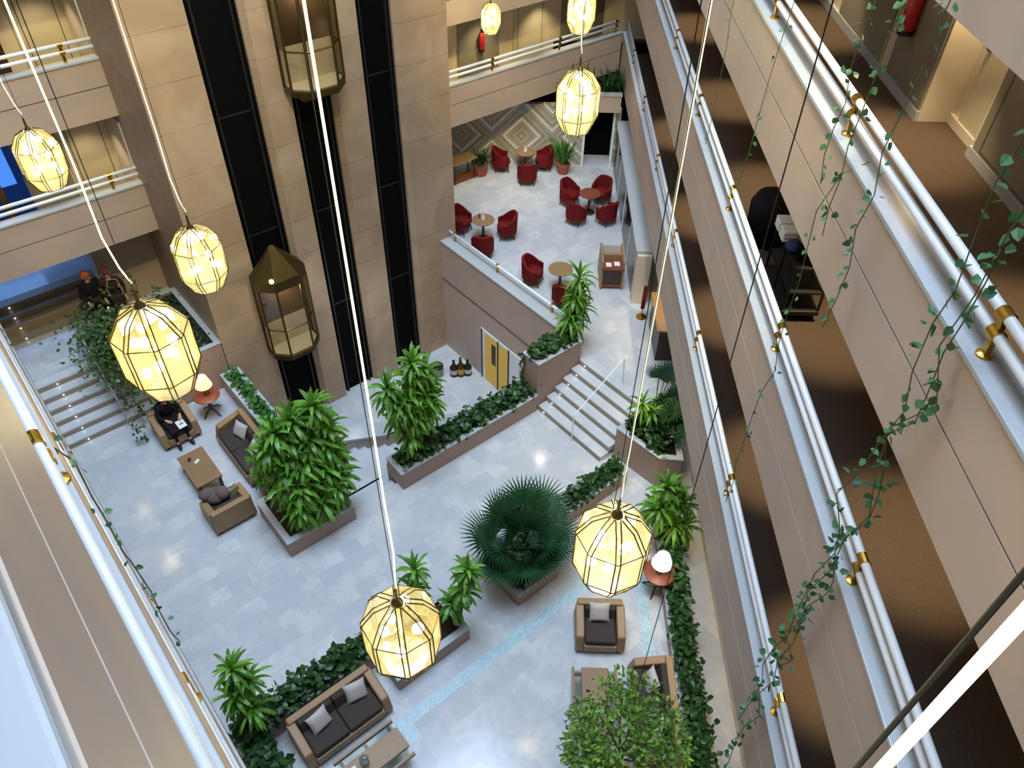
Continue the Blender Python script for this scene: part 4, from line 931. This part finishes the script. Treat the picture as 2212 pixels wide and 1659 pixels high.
# ------------------------------------------------------------------ people
def skinned(name, edges, m, parent, sub=1):
    """edges: list of chains of (point, radius); chains share their first point with an earlier one"""
    vs = []; es = []; rad = []; key = {}
    for ch in edges:
        prev = None
        for p, r in ch:
            k = tuple(round(c, 4) for c in p)
            if k not in key: key[k] = len(vs); vs.append(p); rad.append(r)
            i = key[k]
            if prev is not None and prev != i: es.append((prev, i))
            prev = i
    me = bpy.data.meshes.new(name); me.from_pydata(vs, es, []); me.update(); me.materials.append(m)
    o = bpy.data.objects.new(name, me); C.objects.link(o); o.parent = parent
    md = o.modifiers.new('Skin', 'SKIN'); md.use_smooth_shade = True
    for i, s in enumerate(me.skin_vertices[0].data): s.radius = (rad[i], rad[i]); s.use_root = (i == 0)
    sb = o.modifiers.new('Subsurf', 'SUBSURF'); sb.levels = sb.render_levels = sub
    return o
def hand(w, d, side, curl=.5):
    w = Vector(w); d = Vector(d).normalized(); s = d.cross(UP).normalized()*side; u = s.cross(d)*side
    palm_ = w+d*.07; ch = [[(tuple(w), .028), (tuple(palm_), .03)]]
    for i, (o, l) in enumerate(((-.03, .062), (-.01, .072), (.011, .068), (.031, .05))):
        b = palm_+s*o+d*.02; t1 = b+d*l*.55-u*l*.25*curl; t2 = t1+d*l*.35-u*l*.5*curl
        ch.append([(tuple(palm_), .03), (tuple(b), .0095), (tuple(t1), .0085), (tuple(t2), .007)])
    th = w+d*.03; t1 = th-s*.045+d*.03; t2 = t1-s*.015+d*.035
    ch.append([(tuple(w), .028), (tuple(th-s*.02), .013), (tuple(t1), .0105), (tuple(t2), .008)])
    return ch
def person(label, loc, rz, J, hair, top, legs, cap=None):
    t = thing('person', label, 'person', loc, rz)
    P, Ch, N, Hd = J['pelvis'], J['chest'], J['neck'], J['head']
    body = [[(P, .12), (tuple((Vector(P)+Vector(Ch))/2), .115), (Ch, .13), (N, .055), (tuple((Vector(N)+Vector(Hd))/2), .06), (Hd, .098), (tuple(Vector(Hd)+Vector((0, -.005, .07))), .08)]]
    jk = [[(P, .15), (tuple((Vector(P)+Vector(Ch))/2), .145), (Ch, .155), (tuple(Vector(Ch).lerp(Vector(N), .75)), .08)]]
    tr = [[(P, .145)]]; tr = []
    for s in ('l', 'r'):
        sh, el, wr = J['sh'+s], J['el'+s], J['wr'+s]; hp, kn, an, to = J['hip'+s], J['kn'+s], J['an'+s], J['to'+s]
        body.append([(Ch, .13), (sh, .06), (el, .042), (wr, .028)])
        body += hand(wr, Vector(wr)-Vector(el), 1 if s == 'l' else -1)
        jk.append([(Ch, .155), (sh, .085), (el, .06), (tuple(Vector(el).lerp(Vector(wr), .9)), .044)])
        body.append([(P, .12), (hp, .085), (kn, .058), (an, .04), (to, .035)])
        tr.append([(P, .15), (hp, .11), (kn, .075), (tuple(Vector(kn).lerp(Vector(an), .92)), .062)])
        f = Vector(to)-Vector(an); f.z = 0; f = f.normalized(); a = Vector(an)
        sx = f.cross(UP); m = MB(Matrix.Translation((a.x, a.y, a.z-.06)) @ Matrix(((sx.x, f.x, 0, 0), (sx.y, f.y, 0, 0), (0, 0, 1, 0), (0, 0, 0, 1))))
        m.ell((0, .07, .02), (.05, .145, .055), 12, 8); m.build('shoe', M_BLACK, t, smooth=True)
    skinned('body', body, M_SKIN, t); skinned('jacket', jk, top, t); skinned('trousers', tr, legs, t)
    H = Vector(Hd); fd = J.get('face', Vector((0, -1, -.15))).normalized(); sd = fd.cross(UP).normalized()
    m = MB(); m.ell((0, 0, 0), (.108, .118, .112), 16, 10); hm = m
    hm.v = [v+H-fd*.03+Vector((0, 0, .045)) for v in hm.v if True]
    hm.build('hair', hair, t, smooth=True)
    for s in (-1, 1):
        MB().ell(tuple(H+fd*.085+sd*.035*s+Vector((0, 0, .005))), .013, 8, 6).build('eye', M_BLACK, t, smooth=True)
        MB().ell(tuple(H+sd*.1*s-fd*.005), (.02, .025, .034), 8, 6).build('ear', M_SKIN, t, smooth=True)
    MB().ell(tuple(H+fd*.108-UP*.02), (.016, .018, .024), 8, 6).build('nose', M_SKIN, t, smooth=True)
    MB().ell(tuple(H+fd*.09-UP*.06), (.026, .012, .009), 8, 6).build('mouth', M_TERRA, t, smooth=True)
    if cap:
        m = MB(); m.ell(tuple(H-fd*.02+UP*.075), (.122, .125, .08), 14, 8); m.build('cap', cap, t, smooth=True)
    return t
seat = dict(pelvis=(0, .1, .53), chest=(0, .06, .86), neck=(0, .03, 1.06), head=(0, -.03, 1.2), face=Vector((0, -1, -.5)),
            shl=(.19, .05, .99), ell=(.27, -.06, .74), wrl=(.17, -.26, .72), shr=(-.19, .05, .99), elr=(-.27, -.05, .74), wrr=(-.15, -.27, .74),
            hipl=(.1, .06, .52), knl=(.14, -.42, .52), anl=(.14, -.5, .1), tol=(.15, -.64, .04), hipr=(-.1, .06, .52), knr=(-.15, -.42, .52), anr=(-.15, -.48, .1), tor=(-.17, -.62, .04))
person('person in black seated in the left armchair bending over an open dark folder', (2.08, 15.42, 0), .05, seat, M_HAIRG, M_CLOTHD, M_CLOTHD)
t = thing('open_folder', 'open black folder with a white sheet held on the seated person\'s knees', 'folder', (2.1, 15.05, .63), .1)
m = MB(Matrix.Rotation(R(22), 4, 'X')); m.box(-.24, .24, -.22, .16, 0, .025); m.build('cover', M_CLOTHD, t, .006)
m = MB(Matrix.Rotation(R(22), 4, 'X')); m.box(-.02, .18, -.2, .03, .025, .03); m.build('white_sheet', M_PAPER, t)
m = MB(Matrix.Rotation(R(22), 4, 'X')); m.box(.04, .14, -.1, -.07, .03, .034); m.build('dark_mark', M_BLACK, t)
stand = dict(pelvis=(0, 0, .95), chest=(0, .0, 1.32), neck=(0, -.01, 1.52), head=(0, -.02, 1.65), face=Vector((.25, -1, -.1)),
             shl=(.2, 0, 1.45), ell=(.27, .03, 1.17), wrl=(.25, -.1, .95), shr=(-.2, 0, 1.45), elr=(-.27, .03, 1.17), wrr=(-.22, -.12, .97),
             hipl=(.1, 0, .93), knl=(.11, -.03, .52), anl=(.12, .03, .1), tol=(.14, -.1, .04), hipr=(-.1, 0, .93), knr=(-.12, -.05, .52), anr=(-.12, .0, .1), tor=(-.14, -.13, .04))
person('ginger haired person in a black coat standing at foot of the dim upper stairs', (2.05, 19.3, .99), .2, stand, M_HAIRR, M_CLOTHD, M_CLOTHB)
person('person in maroon cap and dark coat with a shoulder bag on the stair landing', (2.5, 19.1, .99), -.3, stand, M_MAROON, M_CLOTHB, M_CLOTHD, M_MAROON)
t = thing('shoulder_bag', 'dark shoulder bag with tan strap worn by the person in maroon cap', 'bag', (2.52, 18.86, 1.85), -.3)
Bx(-.17, .17, -.09, .05, -.05, .25).build('bag_body', M_CLOTHB, t, .03)
MB().tube([(-.15, -.02, .2), (-.18, .02, .45), (-.1, .1, .66), (.1, .12, .62), (.16, .02, .4), (.15, -.02, .2)], .018, 6).build('bag_strap', M_TAN, t)

# ------------------------------------------------------------------ lights
def light(n, typ, loc, e, col, **k):
    l = bpy.data.lights.new(n, typ); l.energy = e; l.color = col
    for a, v in k.items(): setattr(l, a, v)
    o = bpy.data.objects.new(n, l); C.objects.link(o); o.location = loc; return o
WARM = (1.0, .80, .46); COOL = (.56, .75, 1.0)
light('skylight', 'AREA', (5.5, 8.5, 35.8), 14500, COOL, shape='RECTANGLE', size=13, size_y=22)
LP = dict(zip([l[0] for l in LN], (11, 26, 24, 34, 34, 48, 55, 55)))
for lab, loc, rz, bd in LN: light('lantern_light', 'POINT', (loc[0], loc[1], loc[2]), LP[lab], (1, .86, .46), shadow_soft_size=.12)
def spot(p, e, ang=95, col=WARM):
    o = light('downlight', 'SPOT', p, e, col, spot_size=R(ang), spot_blend=.7, shadow_soft_size=.06)
for k, F in ((1, F1), (2, F2), (3, F3)):
    for y in (5.2, 8.9, 13.0, 17.0, 21.5): spot(XY(4.5, y, F+2.25), 330, 62)
for F in (F2, F3):
    for x in (.8, 3.3): spot((x, 19.5, F+2.25), 90)
    for x in (13.0, 15.5, 18.0): spot((x, 19.5, F+2.25), 160)
o = light('alcove_light', 'POINT', XY(5.2, 9.2, F1+2.0), 45, WARM, shadow_soft_size=.08)
for p in ((13.5, 15.5), (15.5, 18.5), (16.5, 15.5), (14.5, 17.5), (12.5, 13)): spot((*p, 3.4 if p[1] > 18 else 6.5), 60, 110, (1, .9, .74))
for p in XY(3.6, 8, 3.4), XY(3.6, 12, 3.4), XY(3.6, 4.5, 3.4), XY(4.0, 16, 3.4): spot(p, 130)
def warm_fill(p, tgt, e, ang, col=(1, .82, .36)):  # unseen warm spots, added to turn the stone faces golden
    o = light('warm_fill_spot', 'SPOT', p, e, col, spot_size=R(ang), spot_blend=1, shadow_soft_size=.3)
    o.rotation_euler = (Vector(tgt)-Vector(p)).to_track_quat('-Z', 'Y').to_euler()
warm_fill((8.5, 6.5, 19), (15.2, 18.6, 5.8), 6500, 34, (1, .80, .24))
warm_fill((4, 6, 20), (1.5, 18.6, 5.5), 2600, 36)
warm_fill((5.0, 3.0, 18), XY(3.2, 12.5, 4.5), 3400, 46)
warm_fill((3.5, 4, 21), (4.2, 16.2, 9), 5200, 34)
light('entrance_light', 'AREA', (0, 23.5, 3.2), 60, (.2, .45, 1.0), shape='RECTANGLE', size=3, size_y=2)
for p in ((3.1, 15.52, 1.45), (3.12, 12.2, 1.4), (8.16, 4.72, 1.45)): light('lamp_light', 'POINT', p, 8, WARM, shadow_soft_size=.06)
light('lift_light', 'POINT', (5.8, 15.9, 2.4), 34, (1, .9, .72), shadow_soft_size=.1)
light('lift_light', 'POINT', (7.66, 15.9, 9.2), 34, (1, .9, .72), shadow_soft_size=.1)
light('lobby_light', 'POINT', (8.0, 14.6, .6), 25, (.9, .95, 1), shadow_soft_size=.3)
W = bpy.data.worlds.new('world'); S.world = W; W.use_nodes = True
W.node_tree.nodes['Background'].inputs[0].default_value = (.6, .7, .85, 1); W.node_tree.nodes['Background'].inputs[1].default_value = .25
S.view_settings.exposure = 0
